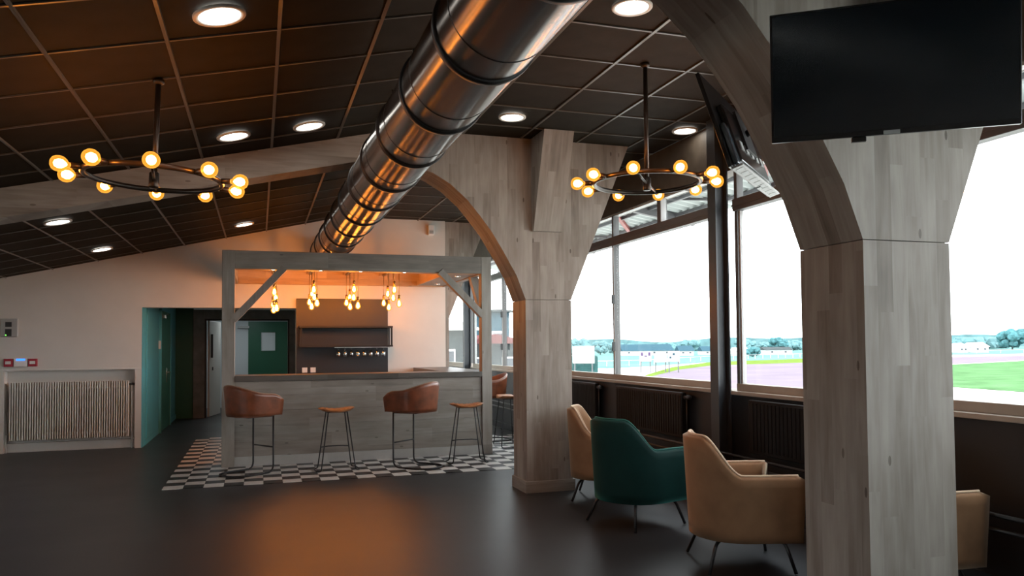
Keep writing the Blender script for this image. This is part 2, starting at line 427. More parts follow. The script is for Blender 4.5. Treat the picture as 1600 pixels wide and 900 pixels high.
for n_, (a, b) in enumerate(((1.6, 5.2),)):  # added window out of view, throws daylight on the columns' left faces
    wo = empty('window_%d' % (n_+6), (XE-.1, (a+b)/2, .7)); struct(wo, 'added window in the unseen side wall for fill daylight', 'window'); LW = (XE-.1, (a+b)/2, .7)
    MB().box(XE-.14, XE-.06, a, b, .7, .76).box(XE-.14, XE-.06, a, b, 1.84, 1.9).box(XE-.14, XE-.06, a, a+.06, .76, 1.84).box(XE-.14, XE-.06, b-.06, b, .76, 1.84).box(XE-.14, XE-.06, (a+b)/2-.03, (a+b)/2+.03, .76, 1.84).build('window_frame', 'window_frame_grey', wo, LW)
    MB().box(XE-.103, XE-.097, a+.06, (a+b)/2-.03, .76, 1.84).build('pane', 'window_glass', wo, LW); MB().box(XE-.103, XE-.097, (a+b)/2+.03, b-.06, .76, 1.84).build('pane', 'window_glass', wo, LW)
fw = MB(); wall_seg(fw, XE, XW, 0, YF-.2, YF); struct(fw.build('wall_front', 'white_paint'), 'off-white end wall of the room', 'wall')
fw = MB(); wall_seg(fw, 2.7, XW, 0, YE, YE+.2); struct(fw.build('wall_far', 'white_paint'), 'far end wall past the bar', 'wall')
struct(MB().box(2.7, 2.95, YW+WT, YE, 0, ZC+.05).build('wall_side_far', 'white_paint'), 'partition wall running on past the bar', 'wall')
# corridor behind the opening
XC1, YC = .9, 17.57
struct(MB().box(XO0-.15, XO0, YW+WT, YC+.1, 0, 2.45).build('wall_corridor_left', 'teal_paint'), 'teal painted corridor wall', 'wall')
struct(MB().box(XO0-.001, XO0+.012, YW-.002, YW+WT, 0, ZO, .002).build('trim_corridor', 'teal_paint'), 'teal corner trim of the corridor opening', 'trim')
struct(MB().box(XC1, XC1+.15, YW+WT, 20.3, 0, 2.45).build('wall_corridor_right', 'white_paint'), 'right wall of the corridor', 'wall')
struct(MB().box(XO0, XC1, YW+WT, 20.3, 2.32, 2.45).build('ceiling_corridor', 'white_paint'), 'low ceiling over the corridor', 'ceiling')
struct(MB().box(XO0, -1.302, YC, YC+.12, 0, 2.32).build('wall_corridor_end', 'dark_green'), 'dark green wall at the end of the corridor', 'wall')
struct(MB().box(.762, XC1, YC, YC+.12, 0, 2.32).build('wall_corridor_corner', 'dark_green'), 'dark green wall corner at the end of the corridor', 'wall')
# wall panels, skirting and door on the teal wall
struct(MB().box(XO0+.0, XO0+.018, YW+WT+.02, YC, 0, .09, .004).build('baseboard_corridor', 'teal_paint'), 'teal skirting board', 'baseboard')
struct(MB().box(XO0, XO0+.014, 13.15, 14.62, .09, 2.26, .004).build('trim_panel', 'teal_paint'), 'flat teal wall panel', 'trim')
d1 = empty('door_1', (XO0, 14.72, 0)); struct(d1, 'dark green corridor door with a chrome lever handle', 'door')
L1 = (XO0, 14.72, 0)
MB().box(XO0, XO0+.035, 14.72, 16.2, .01, 2.12, .004).build('door_leaf', 'door_green', d1, L1)
fr = MB().box(XO0, XO0+.05, 14.66, 14.72, 0, 2.18).box(XO0, XO0+.05, 16.2, 16.26, 0, 2.18).box(XO0, XO0+.05, 14.66, 16.26, 2.12, 2.18).build('door_frame', 'teal_paint', d1, L1)
hd = MB().box(XO0+.035, XO0+.043, 15.56, 15.62, .84, 1.1, .002).bar((XO0+.08, 15.59, 1.02), (XO0+.08, 15.74, 1.02), .018, .018).bar((XO0+.04, 15.59, 1.02), (XO0+.085, 15.59, 1.02), .018, .018)
hd.build('handle', 'chrome', d1, L1)
cl = MB().box(XO0+.035, XO0+.10, 14.85, 15.08, 1.98, 2.05, .005).bar((XO0+.12, 14.9, 2.06), (XO0+.09, 15.25, 2.07), .012, .02).build('door_closer', 'chrome', d1, L1)
bx = empty('switch_box', (XO0+.014, 14.58, 1.52)); tag(bx, 'small white control box on the teal corridor wall', 'control box')
MB().box(0, .035, -.035, .035, -.07, .07, .004).build('box_body', 'white_plastic', bx); MB().box(.035, .04, -.02, .02, -.03, .0, .001).build('button', 'grey_plastic', bx)
# timber/concrete door surround at the corridor end
ds = empty('door_surround', (-1.2, YC, 0)); tag(ds, 'weathered grey timber surround of the doorway at the corridor end', 'door frame')
LS = (-1.2, YC, 0)
MB().box(-1.30, -1.08, YC-.06, YC+.14, 0, 2.26, .004).build('post', 'concrete_post', ds, LS)
MB().box(.626, .76, YC-.06, YC+.14, 0, 2.26, .004).build('post', 'concrete_post', ds, LS)
MB().box(-1.08, .626, YC-.06, YC+.14, 2.07, 2.26, .004).build('lintel', 'concrete_post', ds, LS)
MB().box(-1.08, -1.045, YC-.03, YC+.14, 0, 2.07).box(.596, .626, YC-.03, YC+.14, 0, 2.07).box(-1.045, .596, YC-.03, YC+.14, 2.035, 2.07).build('black_lining', 'black_metal', ds, LS)
# room beyond
struct(MB().box(-1.9, XC1, 20.3, 20.45, 0, 2.45).build('wall_beyond', 'pale_blue_wall'), 'pale wall of the room past the corridor', 'wall')
struct(MB().box(-2.05, -1.9, YC+.12, 20.45, 0, 2.45).build('wall_beyond_left', 'pale_blue_wall'), 'pale side wall past the corridor', 'wall')
d2 = empty('door_2', (-.25, 20.28, 0)); struct(d2, 'dark green door with a small square window past the corridor', 'door'); L2 = (-.25, 20.28, 0)
DX0, DX1 = onY(388, 520, 20.28).x, onY(456, 520, 20.28).x
wx0, wx1 = onY(408, 520, 20.28).x, onY(430, 520, 20.28).x; wz1, wz0 = onY(408, 519, 20.28).z, onY(408, 548, 20.28).z
MB().box(DX0, wx0, 20.24, 20.29, 0, 2.1).box(wx1, DX1, 20.24, 20.29, 0, 2.1).box(wx0, wx1, 20.24, 20.29, 0, wz0).box(wx0, wx1, 20.24, 20.29, wz1, 2.1).build('door_leaf', 'dark_green', d2, L2)
MB().box(wx0-.02, wx1+.02, 20.225, 20.24, wz0-.02, wz0).box(wx0-.02, wx1+.02, 20.225, 20.24, wz1, wz1+.02).box(wx0-.02, wx0, 20.225, 20.24, wz0, wz1).box(wx1, wx1+.02, 20.225, 20.24, wz0, wz1).build('window_bead', 'dark_green', d2, L2)
MB().box(wx0, wx1, 20.262, 20.268, wz0, wz1).build('pane', 'pale_blue_wall', d2, L2)
MB().box(DX0-.24, DX0+.02, 20.2, 20.24, 1.93, 1.99, .005).build('door_closer', 'grey_plastic', d2, L2)
d3 = empty('door_3', (-1.03, YC+.1, 0)); struct(d3, 'white door standing open at the corridor end', 'door'); d3.rotation_euler = (0, 0, R(78))
MB().box(0, .88, -.04, 0, .01, 2.03, .003).build('door_leaf', 'white_enamel', d3)
MB().box(.08, .11, -.085, -.045, 1.25, 1.75, .006).build('pull_handle', 'black_metal', d3)
MB().box(.2, .26, -.052, -.04, .98, 1.05, .003).build('lock', 'dark_plastic', d3)
cl2 = empty('ceiling_panel_light', (-.35, 18.9, 2.32)); tag(cl2, 'square white ceiling light in the room past the corridor', 'ceiling light')
MB().box(-.31, .31, -.31, .31, -.03, -.001, .003).build('frame', 'white_enamel', cl2); MB().box(-.28, .28, -.28, .28, -.034, -.03).build('diffuser', 'panel_glow', cl2)

cl3 = empty('ceiling_panel_light', (-.3, 15.4, 2.32)); tag(cl3, 'added unseen ceiling light brightening the teal corridor', 'ceiling light')  # lamp added out of view to lift the dark corridor
MB().box(-.31, .31, -.31, .31, -.03, -.001, .003).build('frame', 'white_enamel', cl3); MB().box(-.28, .28, -.28, .28, -.034, -.03).build('diffuser', 'corridor_fill_glow', cl3)

# ------------------------------------------------------------------ window wall
wr = MB().box(XW, XW+.15, YF, YE, 0, 1.0).build('wall_right', 'dark_wall_paint'); struct(wr, 'dark painted wall under the windows', 'wall')
MB().box(XW-.02, XW+.15, YF, YE, 3.04, ZC+.0).build('trim_1', 'header_brown'); struct(bpy.data.objects['trim_1'], 'brown panel over the windows', 'trim')
MB().box(XW-.03, XW, YF, YE, 0, .1, .004).build('baseboard_right', 'dark_wall_paint'); struct(bpy.data.objects['baseboard_right'], 'dark skirting under the windows', 'baseboard')
BAY = 4.562; YP = 6.349
posts = [YP+BAY*k for k in (-2, -1, 0, 1, 2, 3)]
for n, (ya, yb) in enumerate(zip(posts, posts[1:])):
    wo = empty('window_%d' % (n+1), (XW, (ya+yb)/2, 1.0)); struct(wo, 'large fixed window with a transom strip over it', 'window'); LW = (XW, (ya+yb)/2, 1.0)
    a, b = ya-.04, yb-.26; mid = (ya+yb)/2
    MB().box(XW-.06, XW+.15, a-.015, b+.015, 1.0, 1.035, .006).build('sill', 'sill_paint', wo, LW)
    MB().box(XW-.005, XW+.07, a, b, 1.035, 1.10, .004).build('bottom_rail', 'sill_paint', wo, LW)
    MB().box(XW-.02, XW+.07, a, b, 2.66, 2.77, .004).build('transom_rail', 'window_frame_grey', wo, LW)
    MB().box(XW-.028, XW-.02, a, b, 2.70, 2.715).build('transom_bead', 'window_frame_grey', wo, LW)
    MB().box(XW+.0, XW+.07, a, b, 3.02, 3.04).build('head_bead', 'window_edge', wo, LW)
    for y_, s_ in ((a, 1), (b, -1)):
        MB().box(XW-.0, XW+.07, min(y_, y_+.045*s_), max(y_, y_+.045*s_), 1.1, 3.03, .003).build('stile', 'window_frame_grey', wo, LW)
        MB().box(XW+.02, XW+.06, min(y_+.045*s_, y_+.06*s_), max(y_+.045*s_, y_+.06*s_), 1.1, 2.66).build('stile_bead', 'window_edge', wo, LW)
    mu = MB().box(XW-.01, XW+.07, mid-.02, mid+.02, 1.1, 3.03, .003).build('mullion', 'window_frame_grey', wo, LW)
    MB().box(XW-.014, XW-.01, mid-.03, mid-.02, 1.1, 2.66).build('mullion_bead', 'window_edge', mu, LW)
    if n in (2, 3):
        for z_ in (1.38, 1.95): MB().box(XW-.05, XW-.012, mid-.05, mid-.03, z_, z_+.11, .004).build('catch', 'black_metal', mu, LW)
    for q in ((a+mid)/2, (mid+b)/2): MB().box(XW-.01, XW+.07, q-.04, q+.04, 2.77, 3.03, .003).build('transom_mullion', 'window_frame_grey', wo, LW); MB().box(XW-.012, XW+.05, q-.052, q-.04, 2.77, 3.02).build('transom_mullion_bead', 'window_edge', wo, LW)
    for p, q in ((a+.06, mid-.03), (mid+.03, b-.06)):
        MB().box(XW+.03, XW+.036, p, q, 1.1, 2.66).build('pane', 'window_glass', wo, LW)
        m_ = (p+q)/2
        for p2, q2 in ((p, m_-.04), (m_+.04, q)): MB().box(XW+.03, XW+.036, p2, q2, 2.77, 3.02).build('transom_pane', 'window_glass', wo, LW)
for k, y_ in enumerate(posts):
    y_ -= .15
    so = empty('steel_post', (XW-.05, y_, 0)); tag(so, ['steel post in the window wall', 'dark steel post in the window wall beside the near timber frame', 'dark steel post in the window wall between the two timber frames',
        'dark steel post in the window wall by the bar', 'dark steel post in the window wall past the bar', 'steel post at the far end of the window wall'][k], 'post')
    LP = (XW-.05, y_, 0)
    MB().box(XW-.165, XW-.152, y_-.065, y_+.065, 0, ZC-.015).build('flange', 'dark_steel', so, LP)
    MB().box(XW-.045, XW-.032, y_-.065, y_+.065, 0, ZC-.015).build('flange', 'dark_steel', so, LP)
    MB().box(XW-.152, XW-.045, y_-.006, y_+.006, 0, ZC-.015).build('web', 'dark_steel', so, LP)
# radiators on the window wall
def dark_radiator(y0, y1, label):
    ro = empty('radiator', (XW-.07, (y0+y1)/2, .5)); tag(ro, label, 'radiator', 'black radiators under the windows'); LR = (XW-.07, (y0+y1)/2, .5)
    MB().box(XW-.10, XW-.04, y0, y1, .52, .975, .01).build('panel', 'radiator_black', ro, LR)
    n = int((y1-y0)/.05)
    f0 = None
    for i in range(n):
        if f0 is None: f0 = MB().box(-.006, 0, -.016, .016, .55, .95, .003).build('fin', 'radiator_black', ro)
        o = f0 if i == 0 else child_copy(f0, ro)
        o.location = (-.03, y0+.025+.05*i-(y0+y1)/2, -.5)
    for y_ in (y0+.2, y1-.2): MB().box(XW-.045, XW-.002, y_-.02, y_+.02, .6, .9).build('bracket', 'black_metal', ro, LR)
    MB().lathe([(0, 0), (.018, 0), (.018, .05), (.024, .055), (.024, .10), (0, .105)], (XW-.07, y0-.01, .93), (0, -1, 0), 12).build('valve', 'dark_steel', ro, LR)
    MB().tube([(XW-.07, y0-.05, .93), (XW-.07, y0-.05, .52)], .009).build('feed_pipe', 'black_metal', ro, LR)
dark_radiator(6.9, 8.42, 'black radiator under the window between the two timber frames, past the steel post')
dark_radiator(4.25, 5.79, 'black radiator under the window beside the near timber frame')
dark_radiator(9.0, 10.5, 'black radiator under the window next to the far timber frame')
for z_ in (.49, .41):
    tag(MB().tube([(XW-.19, YF+.1, z_), (XW-.19, YE-.1, z_)], .014).build('heating_pipe', 'black_metal'), '%s black heating pipe running along the wall under the radiators' % ('upper' if z_ > .45 else 'lower'), 'pipe', 'heating pipes under the windows')

# ------------------------------------------------------------------ timber portal frames
ARC = [(XL, ZK), (2.431, 2.157), (2.287, 2.407), (2.17, 2.594), (2.06, 2.735), (1.932, 2.886), (1.76, 3.034), (1.596, 3.128), (1.42, 3.19), (1.2, 3.212)]
def frame(y, label, x_end=XE, arc=True, brace=True):
    fo = empty('timber_frame', ((XL+XR)/2, y+CDP/2, 0)); tag(fo, label, 'column'); LF = ((XL+XR)/2, y+CDP/2, 0)
    MB().prism([(XL, 0), (XR, 0), (XR, ZK-.002), (XL, ZK-.002)], y, y+CDP).build('column', 'column_wood', fo, LF)
    if arc:
        top = [(XR, ZK+.002), (3.675, ZC-.004), (XA, ZC-.004)]
        pts = [(XL, ZK+.002)]+top+[(XA, 3.22)]+list(reversed(ARC[1:-1]))
        MB().prism(pts, y, y+CDP).build('haunch', 'column_wood', fo, LF)
        MB().prism([(x_end, zc(x_end)-.25), (XA, ZC-.25), (XA, ZC-.004), (x_end, zc(x_end)-.004)], y+.003, y+.30).build('beam', 'column_wood_flat', fo, LF)
    else:
        MB().prism([(XL, ZK+.002), (XR, ZK+.002), (3.675, ZC-.004), (XL, ZC-.004)], y, y+CDP).build('haunch', 'column_wood', fo, LF)
    if brace:
        MB().prism([(y-.0, 2.598), (y-.05, 2.598), (y-.39, ZC-.004), (y-.0, ZC-.004)], 2.597, 2.905, 'X').build('brace', 'column_wood', fo, LF)
    t = .018
    bb = MB().box(XL-t, XR+t, y-t, y, 0, .115, .003).box(XL-t, XR+t, y+CDP, y+CDP+t, 0, .115, .003).box(XL-t, XL, y, y+CDP, 0, .115).box(XR, XR+t, y, y+CDP, 0, .115)
    bb.build('base_board', 'column_wood_flat', fo, LF)
frame(Y1, 'grey-brown timber clad frame column carrying the televisions')
frame(Y2, 'grey-brown timber clad arched frame column standing beside the bar and armchairs')
frame(Y3, 'timber clad frame column at the end of the back wall behind the bar', arc=False, brace=False)

# ------------------------------------------------------------------ duct
DXc, DZc, DR = .99, 2.912, .241
du = empty('ventilation_duct', (DXc, 5, DZc)); tag(du, 'large round brushed steel ventilation duct under the ceiling', 'duct'); LD = (DXc, 5, DZc)
joints = [-2.0, -1.1, -.2, .7, 1.6, 2.5, 3.4, 4.28, 5.16, 6.04, 6.92, 7.8, 8.68, 9.56, 10.44, 11.32, 12.2]
prev = YF+.05
for j in joints+[YW-.005]:
    n = 48; rows = []
    for yy in (prev+.004, j-.004): rows.append([(DXc+DR*math.cos(2*PI*k/n), yy, DZc+DR*math.sin(2*PI*k/n)) for k in range(n)])
    m = MB().grid(rows, True); bmesh.ops.recalc_face_normals(m.bm, faces=m.bm.faces); m.build('duct_section', 'brushed_steel', du, LD); prev = j
for j in joints:
    m = MB().lathe([(DR-.004, -.022), (DR+.012, -.022), (DR+.014, 0), (DR+.012, .022), (DR-.004, .022)], (DXc, j, DZc), (0, 1, 0), 48); m.build('clamp_ring', 'black_metal', du, LD)
    zt = zc(DXc-.0)
    MB().bar((DXc, j, DZc+DR), (DXc, j, zt), .012, .012, (0, 1, 0)).build('hanger_rod', 'black_metal', du, LD)
for j in joints:
    m = MB().lathe([(DR, -.002), (DR+.003, 0), (DR, .002)], (DXc, j-.26, DZc), (0, 1, 0), 48); m.build('seam', 'black_metal', du, LD)

# ------------------------------------------------------------------ downlights
def downlight(X, Y, r, label, group, tilt=False):
    o = empty('downlight', (X, Y, zc(X)-.004)); tag(o, label, 'downlight', group)
    if tilt: o.rotation_euler = (0, -ang, 0)
    MB().lathe([(r, 0), (r, -.010), (r*.97, -.014), (r*.80, -.012), (r*.78, -.003)], n=32).build('trim_ring', 'white_enamel', o)
    MB().lathe([(0, -.006), (r*.785, -.006)], n=32).build('diffuser', 'downlight_glow', o)
for X, Y in [(-.2, 4.28), (-.2, 6.73), (.4, 6.75), (-2.0, 9.17), (-2.0, 11.57), (-.2, 11.57)]:
    lab = {(-.2, 4.28): 'round white downlight in the sloping ceiling in front of the ring chandelier', (-.2, 6.73): 'round white downlight in the sloping ceiling behind the ring chandelier',
           (.4, 6.75): 'round white downlight in the sloping ceiling right next to the duct', (-2.0, 9.17): 'round white downlight in the sloping ceiling just past the timber beam',
           (-2.0, 11.57): 'round white downlight in the sloping ceiling above the teal corridor opening', (-.2, 11.57): 'round white downlight in the sloping ceiling near the bar canopy post'}[(X, Y)]
    downlight(X, Y, .135, lab, 'ceiling downlights', True)
for X, Y, lab in [(2.17, 4.25, 'round white downlight in the flat ceiling between the duct and the near frame'), (2.18, 6.66, 'round white downlight in the flat ceiling in front of the far timber frame'),
                  (3.99, 6.62, 'round white downlight in the flat ceiling near the windows')]: downlight(X if X < 3.9 else 3.93, Y, .125, lab, 'ceiling downlights')

# ------------------------------------------------------------------ ring chandeliers
def globe_bulb(parent, c, d, idx):
    """amber globe bulb with socket, axis d pointing outwards"""
    c = Vector(c); d = Vector(d).normalized()
    b = MB().lathe([(.0, .055), (.014, .056), (.016, .066), (.030, .076), (.042, .092), (.047, .112), (.044, .132), (.034, .149), (.018, .158), (0, .160)], c, d, 20).build('bulb', 'amber_glass', parent)
    f = MB().lathe([(0, .07), (.012, .078), (.026, .098), (.027, .118), (.018, .136), (0, .143)], c, d, 12).build('filament', 'filament', b)
    MB().lathe([(0, 0), (.016, 0), (.018, .01), (.018, .055), (.014, .058), (0, .058)], c, d, 12).build('socket', 'ring_bronze', parent)
def chandelier(X, Y, zr, ztop, label, start, rad=.387, slope=False):
    o = empty('ring_chandelier', (X, Y, zr)); tag(o, label, 'chandelier', 'ring chandeliers')
    n = 64
    # flat hoop with a rounded section
    pr = []
    for k in range(n):
        a = 2*PI*k/n; pr.append((rad*math.cos(a), rad*math.sin(a), 0))
    MB().tube(pr, .017, 10, True).build('ring', 'ring_bronze', o)
    MB().tube([(0, 0, -.03), (0, 0, ztop-zr-.012)], .0165, 12).build('rod', 'ring_bronze', o)
    MB().lathe([(0, -.06), (.026, -.06), (.030, -.05), (.030, .03), (.018, .04)], n=16).build('hub', 'ring_bronze', o)
    for s_ in (0, 1):
        a = start+PI/2*0+s_*PI
        MB().tube([(0, 0, -.01), (rad*math.cos(a), rad*math.sin(a), 0)], .008, 8).build('spoke', 'ring_bronze', o)
    MB().lathe([(0, 0), (.034, 0), (.034, -.02), (.02, -.03), (0, -.03)], (0, 0, ztop-zr-.0), n=20).build('ceiling_rose', 'ring_bronze', o)
    for k in range(10):
        a = start+2*PI*k/10; d = Vector((math.cos(a), math.sin(a), 0))
        globe_bulb(o, d*(rad+.012), d, k)
    return o
chl = chandelier(-.61, 5.17, 2.50, zc(-.61), 'bronze ring chandelier with ten amber globe bulbs hanging from the sloping ceiling', R(95))
chl.rotation_euler = (0, R(2), 0)
chandelier(2.715, 5.12, 2.652, ZC, 'bronze ring chandelier with ten amber globe bulbs hanging over the armchairs', R(52))

# ------------------------------------------------------------------ bar
PX0, PX1 = (-.431, -.283), (2.866, 3.005)
bar = empty('bar_counter', (1.29, YB+.2, 0)); tag(bar, 'grey timber clad bar counter on checkerboard tiles', 'bar'); LB = (1.29, YB+.2, 0)
pz = [.12, .31, .495, .68, .865, 1.04]
for z0, z1 in zip(pz, pz[1:]):
    MB().box(PX0[1], PX1[0], YB+.03, YB+.055, z0+.0008, z1-.0008, .0015).build('front_plank', 'bar_wood', bar, LB)
    MB().box(PX1[1]-.055, PX1[1]-.03, YB+.15, YW-.03, z0+.0008, z1-.0008, .0015).build('side_plank', 'bar_wood', bar, LB)
MB().box(PX0[1], PX1[0], YB+.02, YB+.055, 0, .12, .003).build('kick_board', 'kick_grey', bar, LB)
MB().box(PX1[1]-.055, PX1[1]-.02, YB+.15, YW-.03, 0, .12, .003).build('kick_board', 'kick_grey', bar, LB)
MB().box(PX0[1], PX1[0], YB+.055, YB+.08, 0, 1.04).box(PX1[1]-.08, PX1[1]-.055, YB+.15, YW-.03, 0, 1.04).build('carcass', 'bar_wood', bar, LB)
MB().box(PX0[1]-.14, PX0[1], YB+.147, YB+.45, 0, 1.04).build('end_panel', 'bar_wood', bar, LB)
wt = empty('bar_worktop', (1.29, YB+.2, 1.04)); tag(wt, 'dark timber worktop wrapping around the bar', 'worktop'); LT = (1.29, YB+.2, 1.04)
MB().box(PX0[1], PX1[0], YB-.012, YB+.50, 1.043, 1.113, .004).build('front_top', 'worktop_wood', wt, LT)
MB().box(2.40, PX1[1], YB+.505, YW-.03, 1.043, 1.113, .004).build('return_top', 'worktop_wood', wt, LT)
# canopy over the bar
cp = empty('bar_canopy', (1.29, YB+.07, 0)); tag(cp, 'grey timber post and beam canopy built over the bar', 'canopy'); LC = (1.29, YB+.07, 0)
ZB0, ZB1 = 2.436, 2.662
for a, b in (PX0, PX1):
    MB().box(a, b, YB, YB+.145, 0, ZB1, .004).build('post', 'bar_wood_upright', cp, LC)
MB().box(PX0[1], PX1[0], YB+.004, YB+.085, ZB0, ZB1, .004).build('beam', 'bar_wood', cp, LC)
MB().box(PX1[0]+.02, PX1[1]-.02, YB+.145, YW-.02, ZB0, ZB1, .004).build('beam', 'bar_wood', cp, LC)
MB().box(PX0[0]+.02, PX0[1]-.02, YB+.145, YW-.02, ZB0, ZB1, .004).build('beam', 'bar_wood', cp, LC)
MB().box(PX0[1]-.02, PX1[0]+.02, YW-.10, YW-.02, ZB0, ZB1, .004).build('beam', 'bar_wood_lit', cp, LC)
def knee(p, q):
    MB().bar(p, q, .085, .115, (0, 1, 0) if abs(p[1]-q[1]) < .01 else (1, 0, 0)).build('knee_brace', 'bar_wood_upright', cp, LC)
knee((PX0[1]-.02, YB+.045, 1.80), (.30, YB+.045, ZB0+.02)); knee((PX1[0]+.02, YB+.045, 1.87), (2.30, YB+.045, ZB0+.02))
knee((2.935, YB+.12, 1.87), (2.935, YB+.70, ZB0+.02))
# soffit: front strip with spots, wide right strip, recessed centre with rafters
MB().box(PX0[1], PX1[0], YB+.086, YB+.34, ZB0+.012, ZB0+.03).build('soffit_board', 'bar_wood_lit', cp, LC)
MB().box(2.47, PX1[0]+.02, YB+.341, YW-.101, ZB0+.012, ZB0+.03).build('soffit_board', 'bar_wood', cp, LC)
MB().box(PX0[1], 2.47, YB+.32, YB+.34, ZB0+.03, ZB1-.03).build('recess_board', 'bar_wood_lit', cp, LC)
MB().box(2.45, 2.47, YB+.341, YW-.101, ZB0+.012, ZB1-.03).build('recess_board', 'bar_wood_lit', cp, LC)
MB().box(PX0[1]-.02, 2.45, YW-.30, YW-.28, ZB1-.14, ZB1-.03).build('recess_board', 'bar_wood_lit', cp, LC)
for X in (.21, .73, 1.275, 1.84): MB().box(X-.03, X+.03, YB+.341, YW-.31, ZB1-.085, ZB1-.031).build('rafter', 'bar_wood_lit', cp, LC)
def spot(X, Y, label):
    o = empty('canopy_spot', (X, Y, ZB0+.012)); tag(o, label, 'spotlight', 'spotlights in the bar canopy')
    MB().lathe([(.045, 0), (.045, -.005), (.036, -.007), (.034, 0)], n=20).build('trim_ring', 'chrome', o); MB().lathe([(0, -.002), (.035, -.002)], n=20).build('lamp', 'downlight_glow', o)
for X, q in ((.17, 'the pendant row next to the corridor doorway'), (.757, 'the second pendant row from the corridor doorway'), (1.27, 'the third pendant row from the corridor doorway'), (1.845, 'the pendant row closest to the windows')):
    spot(X, YB+.17, 'small round canopy spotlight in front of '+q)
spot(2.689, 10.775, 'small round spotlight in the grey side soffit near the canopy post'); spot(2.71, 12.2, 'small round spotlight in the grey side soffit near the back wall')
# pendant rows
def pendant(X, zs, label):
    y0, y1 = 10.78, 12.02
    o = empty('pendant_row', (X, (y0+y1)/2, ZB1-.085)); tag(o, label, 'pendant lamp', 'pendant lamp rows over the bar'); z0 = ZB1-.085
    MB().box(-.022, .022, y0-.06-(y0+y1)/2, y1+.06-(y0+y1)/2, -.03, -.001, .003).build('mount_bar', 'ring_bronze', o)
    n = len(zs)
    for i, z in enumerate(zs):
        y = y1+(y0-y1)*i/(n-1)-(y0+y1)/2; zz = z-z0; jx = (-.012, .012)[i % 2]
        MB().tube([(jx, y, -.03), (jx, y, zz+.11)], .004, 6).build('cord', 'bulb_brass', o)
        MB().lathe([(0, .115), (.014, .113), (.019, .10), (.019, .062), (.014, .058), (0, .058)], (jx, y, zz), n=12).build('socket', 'bulb_brass', o)
        b = MB().lathe([(0, .060), (.013, .058), (.016, .045), (.026, .02), (.036, -.005), (.038, -.022), (.032, -.042), (.018, -.056), (0, -.061)], (jx, y, zz), n=16).build('bulb', 'amber_glass', o)
        MB().lathe([(0, .035), (.010, .03), (.018, 0), (.021, -.02), (.012, -.04), (0, -.044)], (jx, y, zz), n=10).build('filament', 'pendant_filament', b)
pendant(.21, [2.10, 2.24, 2.00, 2.16, 2.22, 1.99], 'row of amber pendant bulbs next to the canopy brace, in front of the corridor doorway')
pendant(.73, [2.14, 2.25, 2.05, 2.17, 2.26, 2.06], 'second row of amber pendant bulbs, over the end of the back panel by the doorway')
pendant(1.275, [2.135, 2.20, 2.05, 2.17, 2.27, 2.03], 'third row of amber pendant bulbs, over the middle of the back panel')
pendant(1.84, [2.135, 2.26, 2.045, 2.17, 2.27, 2.06], 'row of amber pendant bulbs over the end of the back panel with hanging glasses')

# ------------------------------------------------------------------ back bar
bb = empty('back_panel', (1.27, YW, 0)); tag(bb, 'dark panel mounted on the wall behind the bar', 'panel'); LBB = (1.27, YW, 0)
MB().box(.557, 1.987, YW-.03, YW-.001, 1.77, 2.222, .002).build('upper_panel', 'backbar_panel', bb, LBB)
MB().box(.557, 1.987, YW-.03, YW-.001, .6, 1.768, .002).build('lower_panel', 'backbar_panel_low', bb, LBB)
sh = empty('bottle_shelf', (1.3, YW-.15, 1.46)); tag(sh, 'black metal framed wall shelf behind the bar with hanging glass rail', 'shelf'); LSH = (1.3, YW-.15, 1.46)
MB().box(.585, 2.02, YW-.33, YW-.032, 1.755, 1.785, .002).build('shelf_board', 'black_metal', sh, LSH)
MB().box(.585, 2.02, YW-.33, YW-.032, 1.455, 1.485, .002).build('shelf_board', 'black_metal', sh, LSH)
for x_ in (.60, 1.99):
    for y_ in (YW-.325, YW-.05): MB().box(x_-.0, x_+.025, y_, y_+.02, 1.485, 1.755).build('upright', 'black_metal', sh, LSH)
MB().box(1.12, 1.98, YW-.28, YW-.272, 1.444, 1.455).box(1.12, 1.98, YW-.2, YW-.192, 1.444, 1.455).build('glass_rail', 'chrome', sh, LSH)
gl = None
for i in range(8):
    X = 1.18+.1*i
    if gl is None:
        gl = MB().lathe([(0, 0), (.032, -.001), (.032, -.004), (.005, -.008), (.0045, -.03), (.018, -.045), (.033, -.07), (.036, -.10), (.030, -.135), (.028, -.135), (.034, -.10), (.031, -.072), (.016, -.048), (0, -.043)], n=14).build('wine_glass', 'clear_glass'); o = gl
    else: o = gl.copy(); C.objects.link(o)
    o.location = (X, YW-.236, 1.442); tag(o, 'stemmed glass hanging upside down in the row under the wall shelf', 'glass', 'glasses hanging under the shelf')
for X, q in ((.683, 'beside the doorway post'), (.81, 'farther from the doorway post')):
    o = empty('wall_socket', (X, YW-.03, 1.10)); tag(o, 'white square wall socket on the dark panel, '+q, 'socket', 'sockets behind the bar')
    MB().box(-.04, .04, -.012, 0, -.04, .04, .003).build('plate', 'white_plastic', o); MB().lathe([(.02, 0), (.02, -.004), (.017, -.004), (.016, .0)], (0, -.012, 0), (0, -1, 0), 14).build('ring', 'grey_plastic', o)
det = empty('motion_sensor', (2.70, YW, 3.36)); tag(det, 'small white motion sensor box on the back wall under the ceiling', 'sensor')
MB().box(-.05, .05, -.1, 0, -.07, .09, .008).build('housing', 'white_plastic', det); MB().box(-.035, .035, -.106, -.1, -.05, .0, .003).build('lens', 'grey_plastic', det)

